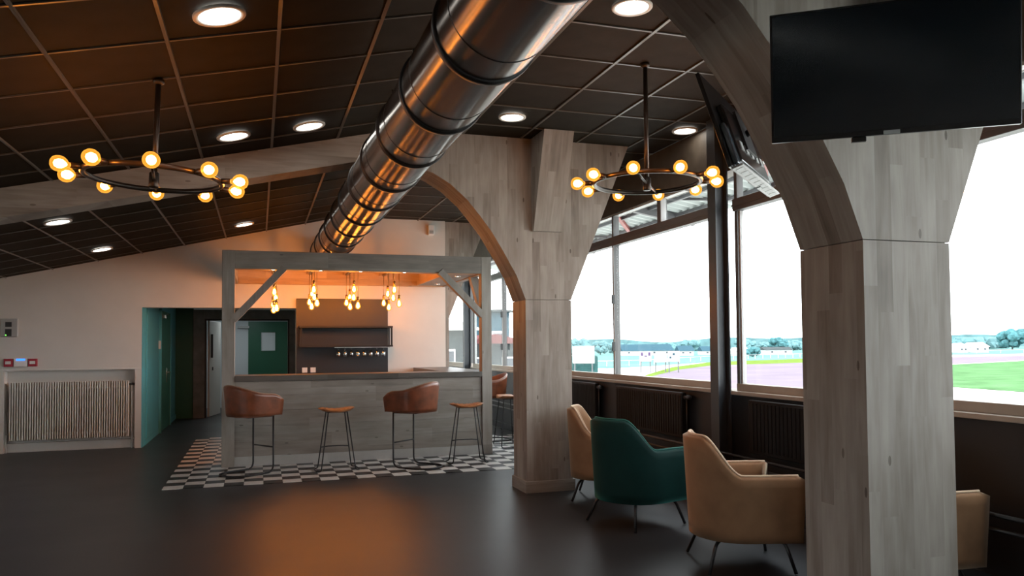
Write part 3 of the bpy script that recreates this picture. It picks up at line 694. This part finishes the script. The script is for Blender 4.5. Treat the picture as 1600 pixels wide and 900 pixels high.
# ------------------------------------------------------------------ left wall fittings
ra = empty('column_radiator', (-2.59, YW+.04, .17)); tag(ra, 'white column radiator in the niche of the back wall', 'radiator'); LR = (-2.59, YW+.04, .17)
n = 48; x0, x1 = -3.35, -1.83; f0 = None
for i in range(n):
    X = x0+(x1-x0)*(i+.5)/n
    if f0 is None: f0 = MB().box(-.0072, .0072, -.055, .055, 0, .815, .003).build('fin', 'white_enamel', ra); o = f0
    else: o = child_copy(f0, ra)
    o.location = (X+2.59, -.0, .005)
MB().tube([(x0, YW+.05, .25), (x1, YW+.05, .25)], .02).tube([(x0, YW+.05, .9), (x1, YW+.05, .9)], .02).build('header_tube', 'white_enamel', ra, LR)
MB().box(x1+.002, x1+.014, YW-.02, YW+.10, .18, .985).build('end_plate', 'white_enamel', ra, LR)
MB().lathe([(0, 0), (.012, 0), (.012, .03), (.018, .032), (.018, .07), (0, .072)], (x1+.014, YW+.04, .94), (1, 0, 0), 10).build('valve', 'dark_plastic', ra, LR)
MB().tube([(x0-.04, YW+.05, 0-.0), (x0-.04, YW+.05, .25), (x0, YW+.05, .25)], .01).build('feed_pipe', 'white_enamel', ra, LR)
MB().tube([(x1+.05, YW+.05, 0), (x1+.05, YW+.05, .94)], .009).build('feed_pipe', 'white_enamel', ra, LR)
ap = empty('alarm_panel', (-3.36, YW, 1.70)); tag(ap, 'clear cased wall control panel with a green light', 'control panel')
MB().box(-.09, .12, -.05, 0, -.06, .20, .008).build('case', 'grey_plastic', ap)
MB().box(-.03, .05, -.056, -.05, -.05, .05, .002).build('keypad', 'dark_plastic', ap); MB().lathe([(0, .0), (.008, 0), (.008, .004), (0, .004)], (-.02, -.056, -.035), (0, -1, 0), 8).build('indicator', 'green_led', ap)
MB().box(-.03, .05, -.054, -.05, .08, .15, .002).build('display', 'dark_plastic', ap)
def callpoint(X, label):
    o = empty('call_point', (X, YW, 1.275)); tag(o, label, 'alarm button', 'red alarm call points')
    MB().box(-.055, .055, -.05, 0, -.055, .055, .006).build('housing', 'alarm_red', o); MB().box(-.035, .035, -.054, -.05, -.02, .022, .002).build('press_plate', 'white_plastic', o)
callpoint(-3.35, 'red square alarm call point between the control panels and the wall edge'); callpoint(-3.05, 'red square alarm call point on the corridor side of the blue display')
o = empty('display_unit', (-3.20, YW, 1.275)); tag(o, 'white wall unit with a lit blue display strip', 'display')
MB().box(-.085, .085, -.045, 0, -.06, .06, .006).build('housing', 'white_plastic', o); MB().box(-.05, .055, -.049, -.045, .03, .055, .001).build('screen', 'blue_display', o)

# ------------------------------------------------------------------ televisions
def tv(c, yaw, tilt, W, H, name_label, back_detail=False):
    o = empty('television', c); tag(o, name_label, 'television')
    o.rotation_euler = (tilt, 0, yaw)
    MB().box(-W/2, W/2, 0, .022, -H/2, H/2, .003).build('bezel', 'tv_bezel', o)
    MB().box(-W/2+.008, W/2-.008, -.0012, .0, -H/2+.018, H/2-.008).build('screen', 'tv_screen', o)
    MB().box(-W*.36, W*.36, .022, .06, -H*.42, H*.2, .008).build('back_cover', 'tv_back', o)
    MB().box(-.028, .028, -.003, 0, -H/2, -H/2+.014, .001).build('badge', 'grey_plastic', o)
    MB().box(-W*.16, -W*.10, .01, .035, -H/2-.018, -H/2, .002).build('sensor_pod', 'tv_bezel', o)
    m = MB().box(-.12, .12, .06, .075, -.12, .12)
    m.build('wall_plate', 'black_metal', o)
    return o
t1 = tv((2.206, 2.262, 2.471), -.61, .092, .84, .483, 'flat television on a swivel arm, its dark screen turned to the room')
MB().tube([(0, .07, 0), (.16, .2, .0), (.35, .18, .03)], .018).build('swivel_arm', 'black_metal', t1)
t2 = tv((2.655, 3.92, 2.655), R(222), .31, .97, .558, 'flat television on the far side of the near timber frame, seen from behind')
for i in range(5): MB().box(-.30+.12*i, -.24+.12*i, .06, .064, -.14, -.09).build('socket_bay', 'grey_plastic', t2)
MB().tube([(0, .07, 0), (.0, .2, .05)], .02).build('swivel_arm', 'black_metal', t2)
MB().box(-.47, .47, .012, .075, -.292, -.280, .002).build('vent_tray', 'window_edge', t2)
for i in range(9): MB().box(-.44+.1*i, -.37+.1*i, .024, .064, -.2935, -.2925).build('vent_slot', 'tv_bezel', t2)
MB().box(-.44, .44, .022, .05, -.262, -.02, .008).build('lower_cover', 'tv_cover_blue_sheen', t2)

# ------------------------------------------------------------------ bar chairs, stools
def rounded(pts, r=.06, n=5):
    out = [Vector(pts[0])]
    for a, b, c in zip(pts, pts[1:], pts[2:]):
        a, b, c = Vector(a), Vector(b), Vector(c)
        p = b+(a-b).normalized()*min(r, (a-b).length*.45); q = b+(c-b).normalized()*min(r, (c-b).length*.45)
        for k in range(n+1):
            t = k/n; out.append(p*(1-t)**2+b*2*t*(1-t)+q*t*t)
    out.append(Vector(pts[-1])); return out
def tub(name, mat, parent, W, D, z0, hfun, thick, flare, nseg=40, pts_only=False):
    """U-shaped shell open to +X: plan param s in [-1,1]; hfun(s) rim height; flare widens towards the rim"""
    def plan(s, g):
        w_, d_ = W/2*g, D*g
        a = s*2.05
        if abs(a) <= PI/2: x, y = -d_*.55-(d_*.45)*math.cos(a)+d_*.5, w_*math.sin(a)
        else: x, y = -d_*.05+(abs(a)-PI/2)/(2.05-PI/2)*d_*.50, w_*math.copysign(1, a)
        return x, y
    outer, inner = [], []
    rows_o = []; nz = 8
    for k in range(nz+1):
        f = k/nz; row = []
        for i in range(nseg+1):
            s = -1+2*i/nseg; h = hfun(s); g = 1+flare*f*(h-z0)/.3
            x, y = plan(s, g); row.append((x, y, z0+(h-z0)*f))
        rows_o.append(row)
    rows_i = []
    for k in range(nz, -1, -1):
        f = k/nz; row = []
        for i in range(nseg+1):
            s = -1+2*i/nseg; h = hfun(s); g = 1+flare*f*(h-z0)/.3
            sc_ = 1-2*thick/W
            x, y = plan(s, g); row.append((x*sc_ if x < 0 else x*sc_, y*sc_, z0+(h-z0)*f-.0))
        rows_i.append(row)
    rim = [((a[0]+b[0])/2, (a[1]+b[1])/2, a[2]+thick*.28) for a, b in zip(rows_o[-1], rows_i[0])]
    m = MB(); m.grid(rows_o+[rim]+rows_i)
    bm = m.bm; bmesh.ops.remove_doubles(bm, verts=bm.verts, dist=.0005)
    # close the arm ends
    bm.edges.ensure_lookup_table()
    bmesh.ops.holes_fill(bm, edges=[e for e in bm.edges if e.is_boundary], sides=0)
    bmesh.ops.recalc_face_normals(bm, faces=bm.faces)
    o = m.build(name, mat, parent)
    return o, rim, rows_o
def smooth(t): t = max(0, min(1, t)); return t*t*(3-2*t)
def bar_chair(loc, rz, label):
    """leather tub on a black sled base; faces +X"""
    o = empty('bar_chair', loc, rz); tag(o, label, 'bar chair', 'leather bar chairs')
    hf = lambda s: .915+.105*(1-smooth(abs(s)/.9))-.07*max(0, (abs(s)-.86)/.14)**2
    sh_, rim, _ = tub('tub_back', 'leather_brown', o, .56, .52, .675, hf, .022, .10)
    MB().tube([Vector(p)+Vector((0, 0, .001)) for p in rim], .007, 6).build('rim_piping', 'leather_edge', sh_)
    prof = []
    for k in range(24):
        a = 2*PI*k/24; prof.append((.235*math.copysign(abs(math.cos(a))**.7, math.cos(a)), .25*math.copysign(abs(math.sin(a))**.7, math.sin(a))))
    MB().prism(prof, .662, .74, 'Z').build('seat', 'leather_brown', o)
    r = .0105; L = .17
    path = rounded([(L, -.2, .665), (L, -.2, .012), (-.20, -.225, .012), (-.34, -.12, .012), (-.34, .12, .012), (-.20, .225, .012), (L, .2, .012), (L, .2, .665)], .09)
    MB().tube(path, r, 8).build('sled_base', 'black_metal', o)
    MB().tube([(L, -.2, .30), (L, .2, .30)], .009, 8).build('foot_rail', 'black_metal', o)
    MB().tube([(L, -.2, .66), (-.14, -.17, .66), (-.14, .17, .66), (L, .2, .66)], .009, 8).build('seat_frame', 'black_metal', o)
    return o
bar_chair((-.09, 9.60, .005), math.atan2(.56, .83), 'brown leather tub bar chair with sled base beside the canopy post by the corridor')
bar_chair((1.80, 9.40, .005), math.atan2(.74, -.67), 'brown leather tub bar chair with sled base between the two bar stools')
bar_chair((3.36, 11.55, .005), R(180), 'brown leather tub bar chair at the window side of the bar')
def stool(loc, rz, label):
    o = empty('bar_stool', loc, rz); tag(o, label, 'bar stool', 'saddle bar stools')
    nx, ny = 20, 10; top, bot = [], []
    def shape(i, j):
        a, b = -1+2*i/nx, -1+2*j/ny
        x = .215*a*math.sqrt(max(0, 1-.42*b*b)); y = .155*b*math.sqrt(max(0, 1-.42*a*a))
        return a, b, x, y
    for j in range(ny+1):
        t, u = [], []
        for i in range(nx+1):
            a, b, x, y = shape(i, j); e = max(abs(a), abs(b))
            zt = .722+.030*a*a+.006*math.sin(a*22)*(1-e**4)-.018*e**6
            t.append((x, y, zt)); u.append((x*.97, y*.97, .680+.028*a*a+.016*e**6))
        top.append(t); bot.append(u)
    m = MB(); m.grid(top); m.grid([list(reversed(r_)) for r_ in bot])
    bm = m.bm
    bmesh.ops.bridge_loops(bm, edges=[e for e in bm.edges if e.is_boundary]); bmesh.ops.recalc_face_normals(bm, faces=bm.faces)
    for f in bm.faces: f.smooth = True
    m.build('seat', 'leather_tan', o)
    for s_ in (-1, 1):
        tx, bx_ = .11*s_, .20*s_
        path = rounded([(tx, -.085, .69), (bx_, -.15, .010), (bx_+.05*s_, -.13, .010), (bx_+.05*s_, .13, .010), (bx_, .15, .010), (tx, .085, .69)], .03, 4)
        MB().tube(path, .0075, 8).build('leg', 'black_metal', o)
    f = (.69-.26)/.68; lx = .11+.09*f; ly = .085+.065*f
    for s_ in (1,): MB().tube([(-lx, ly*s_, .26), (-lx*.5, ly*s_+.0, .268), (lx*.5, ly*s_, .268), (lx, ly*s_, .26)], .007, 8).build('foot_rail', 'black_metal', o)
    MB().tube([(-.11, -.085, .686), (-.11, .085, .686), (.11, .085, .686), (.11, -.085, .686)], .007, 6, True).build('seat_frame', 'black_metal', o)
    return o
stool((.88, 9.50, .005), R(4), 'backless tan leather bar stool between the two leather tub chairs')
stool((2.48, 9.52, .005), R(-4), 'backless tan leather bar stool in front of the canopy post by the timber column')
stool((3.42, 10.80, .005), R(90), 'backless tan leather bar stool behind the timber column at the window side of the bar')

# ------------------------------------------------------------------ armchairs
def armchair(loc, rz, mat, pip, label):
    """velvet tub armchair on thin black legs; faces +X"""
    o = empty('armchair', loc, rz); tag(o, label, 'armchair', 'velvet tub armchairs')
    ZT, ZA, Z0 = .84, .60, .21
    def hf(s):
        a = abs(s); return ZA+.005+(ZT-ZA)*(1-smooth((a-.26)/.44))
    sh_, rim, rows = tub('shell', mat, o, .66, .66, Z0, hf, .075, .045, 56)
    MB().tube([Vector(p)+Vector((0, 0, .0)) for p in rim], .009, 8).build('piping', pip, sh_)
    prof = []
    for k in range(28):
        a = 2*PI*k/28; e = .55
        prof.append((.05+.27*math.copysign(abs(math.cos(a))**e, math.cos(a)), .265*math.copysign(abs(math.sin(a))**e, math.sin(a))))
    MB().prism([(x*1.0-.02, y*1.02) for x, y in prof], Z0-.01, .36, 'Z').build('seat_base', mat, o)
    m = MB().prism([(x*.97, y*.94) for x, y in prof], .36, .45, 'Z')
    bmesh.ops.bevel(m.bm, geom=[e for e in m.bm.edges if abs(e.verts[0].co.z-e.verts[1].co.z) < .001 and e.verts[0].co.z > .4], offset=.03, segments=3, affect='EDGES', profile=.5)
    m.build('seat_cushion', mat, o)
    for sx in (-1, 1):
        for sy in (-1, 1):
            MB().tube(rounded([(.14*sx, .14*sy, .205), (.22*sx, .22*sy, .195), (.265*sx+(-.02 if sx < 0 else 0), .285*sy, .008)], .05, 5), [.013]*1+[.013]*20 if False else .0115, 8).build('leg', 'black_metal', o)
    return o
armchair((3.05, 4.52, 0), R(-17), 'velvet_tan', 'velvet_tan_piping', 'tan velvet armchair between the green armchair and the near timber column')
armchair((2.95, 5.83, 0), R(17), 'velvet_green', 'velvet_green_piping', 'dark green velvet armchair between two tan ones')
armchair((3.16, 6.88, 0), R(-30), 'velvet_tan', 'velvet_tan_piping', 'tan velvet armchair next to the far timber column')
armchair((3.57, 3.70, 0), R(-4), 'velvet_tan', 'velvet_tan_piping', 'tan velvet armchair mostly hidden behind the near timber column')

# ------------------------------------------------------------------ outside
GZ = -3.0
plain('apron_concrete', (.50, .49, .45), .8, spec=0, noise=.08, nscale=.2)
plain('track_dirt', (.142, .118, .142), .9, spec=0, noise=.1, nscale=.15)
plain('grass_green', (.068, .135, .06), .9, spec=0, noise=.25, nscale=.3)
plain('grass_verge', (.095, .14, .03), .9, spec=0, noise=.2, nscale=.3)
plain('field_green_hazed', (.09, .165, .155), .9, spec=0, noise=.2, nscale=.05)  # teal cast of the haze mixed into the grass colour
plain('foliage', (.055, .135, .145), .9, spec=0, noise=.4, nscale=.8)  # leaf green shifted to blue, haze painted into it
plain('foliage_hazed', (.105, .19, .20), .9, spec=0, noise=.25, nscale=.1)  # pale teal is distance haze put into the leaf colour
plain('house_white', (.60, .60, .58), .7, spec=0); plain('roof_blue', (.035, .07, .09), .6, spec=0); plain('roof_red', (.13, .05, .05), .7, spec=0); plain('barn_grey', (.05, .058, .06), .7, spec=0, noise=.15, nscale=.6)
plain('board_white', (.62, .62, .62), .5, spec=0); plain('board_violet', (.09, .06, .12), .5, spec=0); plain('hedge_dark', (.02, .06, .06), .9, spec=0, noise=.3, nscale=1)
gd = MB().box(-900, 900, -300, 2200, GZ-.5, GZ).build('ground', 'apron_concrete'); struct(gd, 'pale apron ground outside the windows', 'ground')
def ground_poly(name, px, dz, mat, label, extra=None):
    pts = [tuple(onZ(u, v, GZ)[:2]) for u, v in px]
    o = MB().prism(pts, GZ, GZ+dz, 'Z').build(name, mat); struct(o, label, 'ground'); return o
ground_poly('field', [(700, 571), (880, 574), (950, 576), (1020, 572), (1110, 566), (1250, 561), (1487, 555), (1700, 551), (2100, 545), (2100, 528), (1600, 535), (1100, 539), (700, 543)], .02, 'field_green_hazed', 'green field in the middle of the racecourse')
ground_poly('grass_strip', [(990, 596), (1010, 586), (1050, 574), (1110, 566), (1250, 561), (1487, 555), (1487, 558), (1250, 567), (1110, 571.5), (1060, 578), (1020, 588), (1003, 597)], .05, 'grass_verge', 'grass verge along the dirt track')
ground_poly('dirt_track', [(985, 603), (1003, 595), (1020, 588), (1060, 578), (1110, 571.5), (1250, 567), (1487, 558), (1600, 555.5), (1800, 552), (1800, 556), (1600, 563), (1487, 569), (1400, 590), (1340, 620), (1310, 660), (1000, 660)], .04, 'track_dirt', 'pinkish dirt racetrack bending past the windows')
ground_poly('lawn', [(1340, 622), (1400, 592), (1487, 570), (1600, 564), (1800, 558), (1800, 624), (1600, 613), (1487, 605), (1410, 602)], .06, 'grass_green', 'bright green lawn inside the racetrack')
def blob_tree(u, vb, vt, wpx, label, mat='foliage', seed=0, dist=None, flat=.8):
    rnd = random.Random(seed)
    b = onZ(u, vb, GZ) if dist is None else O+ray(u, vb)*dist
    b.z = GZ
    dep = (b-O).dot(Vector((math.sin(R(CAM['yaw'])), math.cos(R(CAM['yaw'])), 0)))
    top = O+ray(u, vt)*(dep/ (ray(u, vt).dot(Vector((math.sin(R(CAM['yaw'])), math.cos(R(CAM['yaw'])), 0)))))
    H = max(1.5, top.z-GZ); Wd = wpx/CAM['f']*dep
    t = empty('tree', b); tag(t, label, 'tree')
    MB().tube([(0, 0, 0), (0, 0, H*.55)], [H*.035, H*.02], 6).build('trunk', 'canopy_steel', t)
    bm = bmesh.new()
    for k in range(26):
        a = rnd.uniform(0, 2*PI); rr = rnd.random()**.5*Wd*.36; z = H*(.25+.58*rnd.random()*(1-.5*(rr/(Wd*.5))**2))
        s_ = Wd*rnd.uniform(.12, .2)
        r_ = bmesh.ops.create_icosphere(bm, subdivisions=2, radius=1)
        for v in r_['verts']:
            j = 1+rnd.uniform(-.16, .16)
            v.co = Vector((v.co.x*s_*j+rr*math.cos(a), v.co.y*s_*j+rr*math.sin(a), max(.05*H, min(H, v.co.z*s_*.9*j+z))))
    m = MB(); m.bm.free(); m.bm = bm; m.build('crown', mat, t)
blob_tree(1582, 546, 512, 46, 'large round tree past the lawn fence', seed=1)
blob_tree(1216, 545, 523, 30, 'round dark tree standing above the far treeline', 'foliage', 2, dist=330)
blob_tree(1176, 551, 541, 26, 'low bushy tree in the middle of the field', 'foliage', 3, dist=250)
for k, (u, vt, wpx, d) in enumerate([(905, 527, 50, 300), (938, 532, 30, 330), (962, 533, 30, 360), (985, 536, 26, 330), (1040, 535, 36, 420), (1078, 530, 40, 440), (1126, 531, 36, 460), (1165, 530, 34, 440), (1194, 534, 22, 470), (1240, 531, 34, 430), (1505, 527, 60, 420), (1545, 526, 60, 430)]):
    o_ = blob_tree(u, 550, vt, wpx, 'pale blue-green tree in the far treeline past the racecourse', 'foliage_hazed', 10+k, dist=d)
for o_ in C.objects:
    if o_.name.startswith('tree') and 'treeline past' in o_.get('label', ''): o_['group'] = 'far treeline'
# low ridge behind the trees
ridge = []
for k in range(90):
    a = R(-8+k*1.1); d = 760
    ridge.append((d*math.sin(a), d*math.cos(a), 2.0+2.6*math.sin(k*.7)*math.sin(k*.23)+3.4))
m = MB(); n_ = len(ridge)
m.grid([[(x, y, GZ) for x, y, z in ridge], ridge, [(x*1.08, y*1.08, z) for x, y, z in ridge], [(x*1.1, y*1.1, GZ) for x, y, z in ridge]], smooth=False)
struct(m.build('far_hills', 'foliage_hazed'), 'low wooded ridge on the horizon', 'hill')
def outside_box(name, u0, u1, vt, vb, d, depth, mat, label, cat, roof=None, roof_h=.25):
    """small building or board facing the camera's general direction, standing on the field"""
    f = Vector((math.sin(R(CAM['yaw'])), math.cos(R(CAM['yaw'])), 0)); s = Vector((f.y, -f.x, 0))
    p0 = O+ray(u0, vb)*d; p1 = O+ray(u1, vb)*d; z1 = (O+ray((u0+u1)/2, vt)*d).z; z0 = (O+ray((u0+u1)/2, vb)*d).z
    c = (p0+p1)/2; W = (p1-p0).dot(s)
    o = empty(name, (c.x, c.y, GZ)); o.rotation_euler = (0, 0, math.atan2(s.y, s.x)); tag(o, label, cat)
    return o, W, z0-GZ, z1-GZ, depth
def house(u0, u1, vt, d, wall, roofm, label, frac=.45, depth=8, cat='building'):
    o, W, z0, H, dp = outside_box('house', u0, u1, vt, 550, d, depth, wall, label, cat)
    e = H*(1-frac)
    MB().box(-W/2, W/2, 0, dp, 0, e).build('wall', wall, o)
    MB().prism([(-.4, e-.05), (dp/2, H), (dp+.4, e-.05), (dp+.4, e-.15), (-.4, e-.15)], -W/2-.3, W/2+.3, 'X').build('roof', roofm, o)
    nw = max(2, int(W/4))
    for i in range(nw):
        x = -W/2+W*(i+.5)/nw
        fr_ = MB().box(x-.45, x+.45, -.06, 0, e*.35, e*.78).build('window', 'board_white', o); MB().box(x-.38, x+.38, -.08, -.06, e*.39, e*.74).build('pane', 'dark_steel', fr_)
house(973, 1052, 538, 300, 'house_white', 'roof_blue', 'long low building with a blue-grey roof past the field', .55, 14)
house(1062, 1084, 540, 290, 'house_white', 'roof_blue', 'small gabled building beside the long blue-roofed one', .5)
house(1098, 1128, 541, 300, 'house_white', 'roof_blue', 'small pale building left of the steel post past the field', .5)
house(1150, 1170, 543, 300, 'house_white', 'house_white', 'small white house between bushes past the field', .4)
house(1196, 1238, 542, 290, 'house_white', 'barn_grey', 'long white house under the round dark tree', .35)
house(1500, 1512, 536, 300, 'house_white', 'house_white', 'small white cottage past the lawn', .4)
house(1522, 1545, 535, 300, 'house_white', 'house_white', 'larger white cottage past the lawn beside the big tree', .4)
def board(u0, u1, vt, vb, d, face, label, marks=None):
    o, W, z0, z1, _ = outside_box('sign_board', u0, u1, vt, vb, d, .2, face, label, 'sign')
    MB().box(-W/2, W/2, 0, .12, z0, z1).build('panel', face, o)
    for x in (-W*.4, W*.4): MB().box(x-.08, x+.08, .12, .28, 0, z1-.1).build('leg', 'canopy_steel', o)
    if marks: marks(o, W, z0, z1)
def mk1(o, W, z0, z1):
    h_ = z1-z0
    for sx in (-1, 1): MB().box(sx*W*.32-W*.1, sx*W*.32+W*.1, -.03, 0, z0+h_*.55, z1-h_*.08).build('print_patch', 'board_violet', o)
    MB().box(-W*.12, W*.12, -.03, 0, z0+h_*.45, z0+h_*.6).build('print_patch', 'board_violet', o)
def mk2(o, W, z0, z1):
    h_ = z1-z0
    MB().box(-W*.1, W*.1, -.03, 0, z0+h_*.6, z0+h_*.8).build('print_patch', 'roof_blue', o); MB().box(-W*.38, -W*.22, -.03, 0, z0+h_*.3, z0+h_*.48).build('print_patch', 'roof_blue', o)
board(895, 929, 541, 567.5, 110, 'board_white', 'big white scoreboard beside the hedge on the apron')
board(1000, 1018, 549, 564.5, 120, 'board_white', 'white advertising board with violet print at the field edge', mk1)
board(1023, 1042, 553, 566, 122, 'board_white', 'plain low white board between two printed boards')
board(1044, 1062, 548.5, 565, 120, 'board_white', 'white advertising board with small blue print at the field edge', mk2)
# fence rails along the track
fe = empty('rail_fence', onZ(1100, 560, GZ)); tag(fe, 'white rail fence along the far side of the racetrack', 'fence'); LFE = tuple(onZ(1100, 560, GZ))
fp = [onZ(u, v, GZ) for u, v in [(893, 574), (1000, 571), (1110, 563), (1180, 560.5), (1250, 558.5), (1487, 553), (1700, 549)]]
MB().tube([p+Vector((0, 0, 1.1)) for p in fp], .05, 6).build('rail', 'board_white', fe, LFE)
for a, b in zip(fp, fp[1:]):
    for k in range(6):
        p = a.lerp(b, k/6); MB().box(p.x-.05, p.x+.05, p.y-.05, p.y+.05, GZ, GZ+1.1).build('fence_post', 'board_white', fe, LFE)
# hedge by the scoreboard
ho, W, z0, z1, _ = outside_box('hedge', 890, 935, 556, 573, 116, 2, 'hedge_dark', 'dark clipped hedge behind the white scoreboard', 'hedge')
m = MB().box(-W/2, W/2, .4, 2.2, 0, z1, .3); m.build('foliage', 'hedge_dark', ho)
# buildings seen past the bar
def pavilion(x0, x1, y0, y1, h, rh, wall, roofm, label, name='pavilion'):
    L_ = ((x0+x1)/2, (y0+y1)/2, GZ); o = empty(name, L_); tag(o, label, 'building')
    MB().box(x0, x1, y0, y1, GZ, GZ+h).build('wall', wall, o, L_)
    MB().prism([(x0-.6, GZ+h), (x1+.6, GZ+h), (x1+.6, GZ+h+.15), ((x0+x1)/2, GZ+h+rh), (x0-.6, GZ+h+.15)], y0-.6, y1+.6).build('roof', roofm, o, L_)
    n_ = int((x1-x0)/2.2)
    for i in range(n_):
        x = x0+(x1-x0)*(i+.5)/n_
        f_ = MB().box(x-.6, x+.6, y0-.05, y0, GZ+h*.35, GZ+h*.75).build('window', 'board_white', o, L_); MB().box(x-.5, x+.5, y0-.08, y0-.05, GZ+h*.38, GZ+h*.72).build('pane', 'dark_steel', f_, L_)
    return o
pavilion(11.6, 15.2, 57, 66, 5.6, 1.0, 'barn_grey', 'house_white', 'grey barn with a pale roof seen past the bar')
pavilion(16.9, 21.6, 64, 70, 4.6, .8, 'barn_grey', 'roof_red', 'open grey shed with a red roof seen past the canopy post')
pavilion(22.4, 25.0, 78, 82, 7.9, .3, 'roof_blue', 'barn_grey', 'tall blue-grey hut with a flat roof behind the shed')
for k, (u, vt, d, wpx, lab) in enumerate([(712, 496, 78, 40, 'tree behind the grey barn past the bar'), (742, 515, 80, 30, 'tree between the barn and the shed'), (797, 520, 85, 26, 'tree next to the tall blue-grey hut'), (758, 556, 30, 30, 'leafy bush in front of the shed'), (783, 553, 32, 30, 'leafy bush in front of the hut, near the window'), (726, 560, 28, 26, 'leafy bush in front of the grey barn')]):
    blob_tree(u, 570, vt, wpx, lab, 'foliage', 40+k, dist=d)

# roof canopy over the grandstand
ro = empty('stand_canopy', (6, 8, 4.2)); tag(ro, 'corrugated metal canopy over the stand outside the windows', 'canopy'); LRO = (6, 8, 4.2)
zr = lambda X: 4.42-.178*(X-4.2)
rows = []
for X in (6.1, 7.75):  # sheet cut back from the wall, shaped to let sky light reach the floor
    row = []
    for k in range(0, int(28/.0625)):
        y = -4+k*.0625; row.append((X, y, zr(X)+(.02 if (k//2) % 2 else -.02)))
    rows.append(row)
MB().grid(rows, smooth=False).build('corrugated_sheet', 'canopy_metal', ro, LRO)
MB().grid([[(x, y, z+.06) for x, y, z in r_] for r_ in rows], smooth=False).build('roof_skin', 'canopy_metal', ro, LRO)
for y in (-1.0, 3.5, 8.1, 12.7, 17.2):
    MB().bar((4.25, y, zr(4.25)-.12), (7.7, y, zr(7.7)-.08), .10, .14).build('rafter', 'canopy_steel', ro, LRO)
    MB().bar((6.12, y+.3, zr(6.12)-.06), (7.7, y+2.4, zr(7.7)-.06), .07, .07).build('brace', 'canopy_red', ro, LRO)
    MB().bar((6.12, y+4.2, zr(6.12)-.05), (7.7, y+2.5, zr(7.7)-.05), .045, .045).build('tie', 'canopy_steel', ro, LRO)
for X in (6.2, 6.75, 7.3): MB().bar((X, -4, zr(X)-.05), (X, 23.9, zr(X)-.05), .05, .06).build('purlin', 'canopy_steel', ro, LRO)
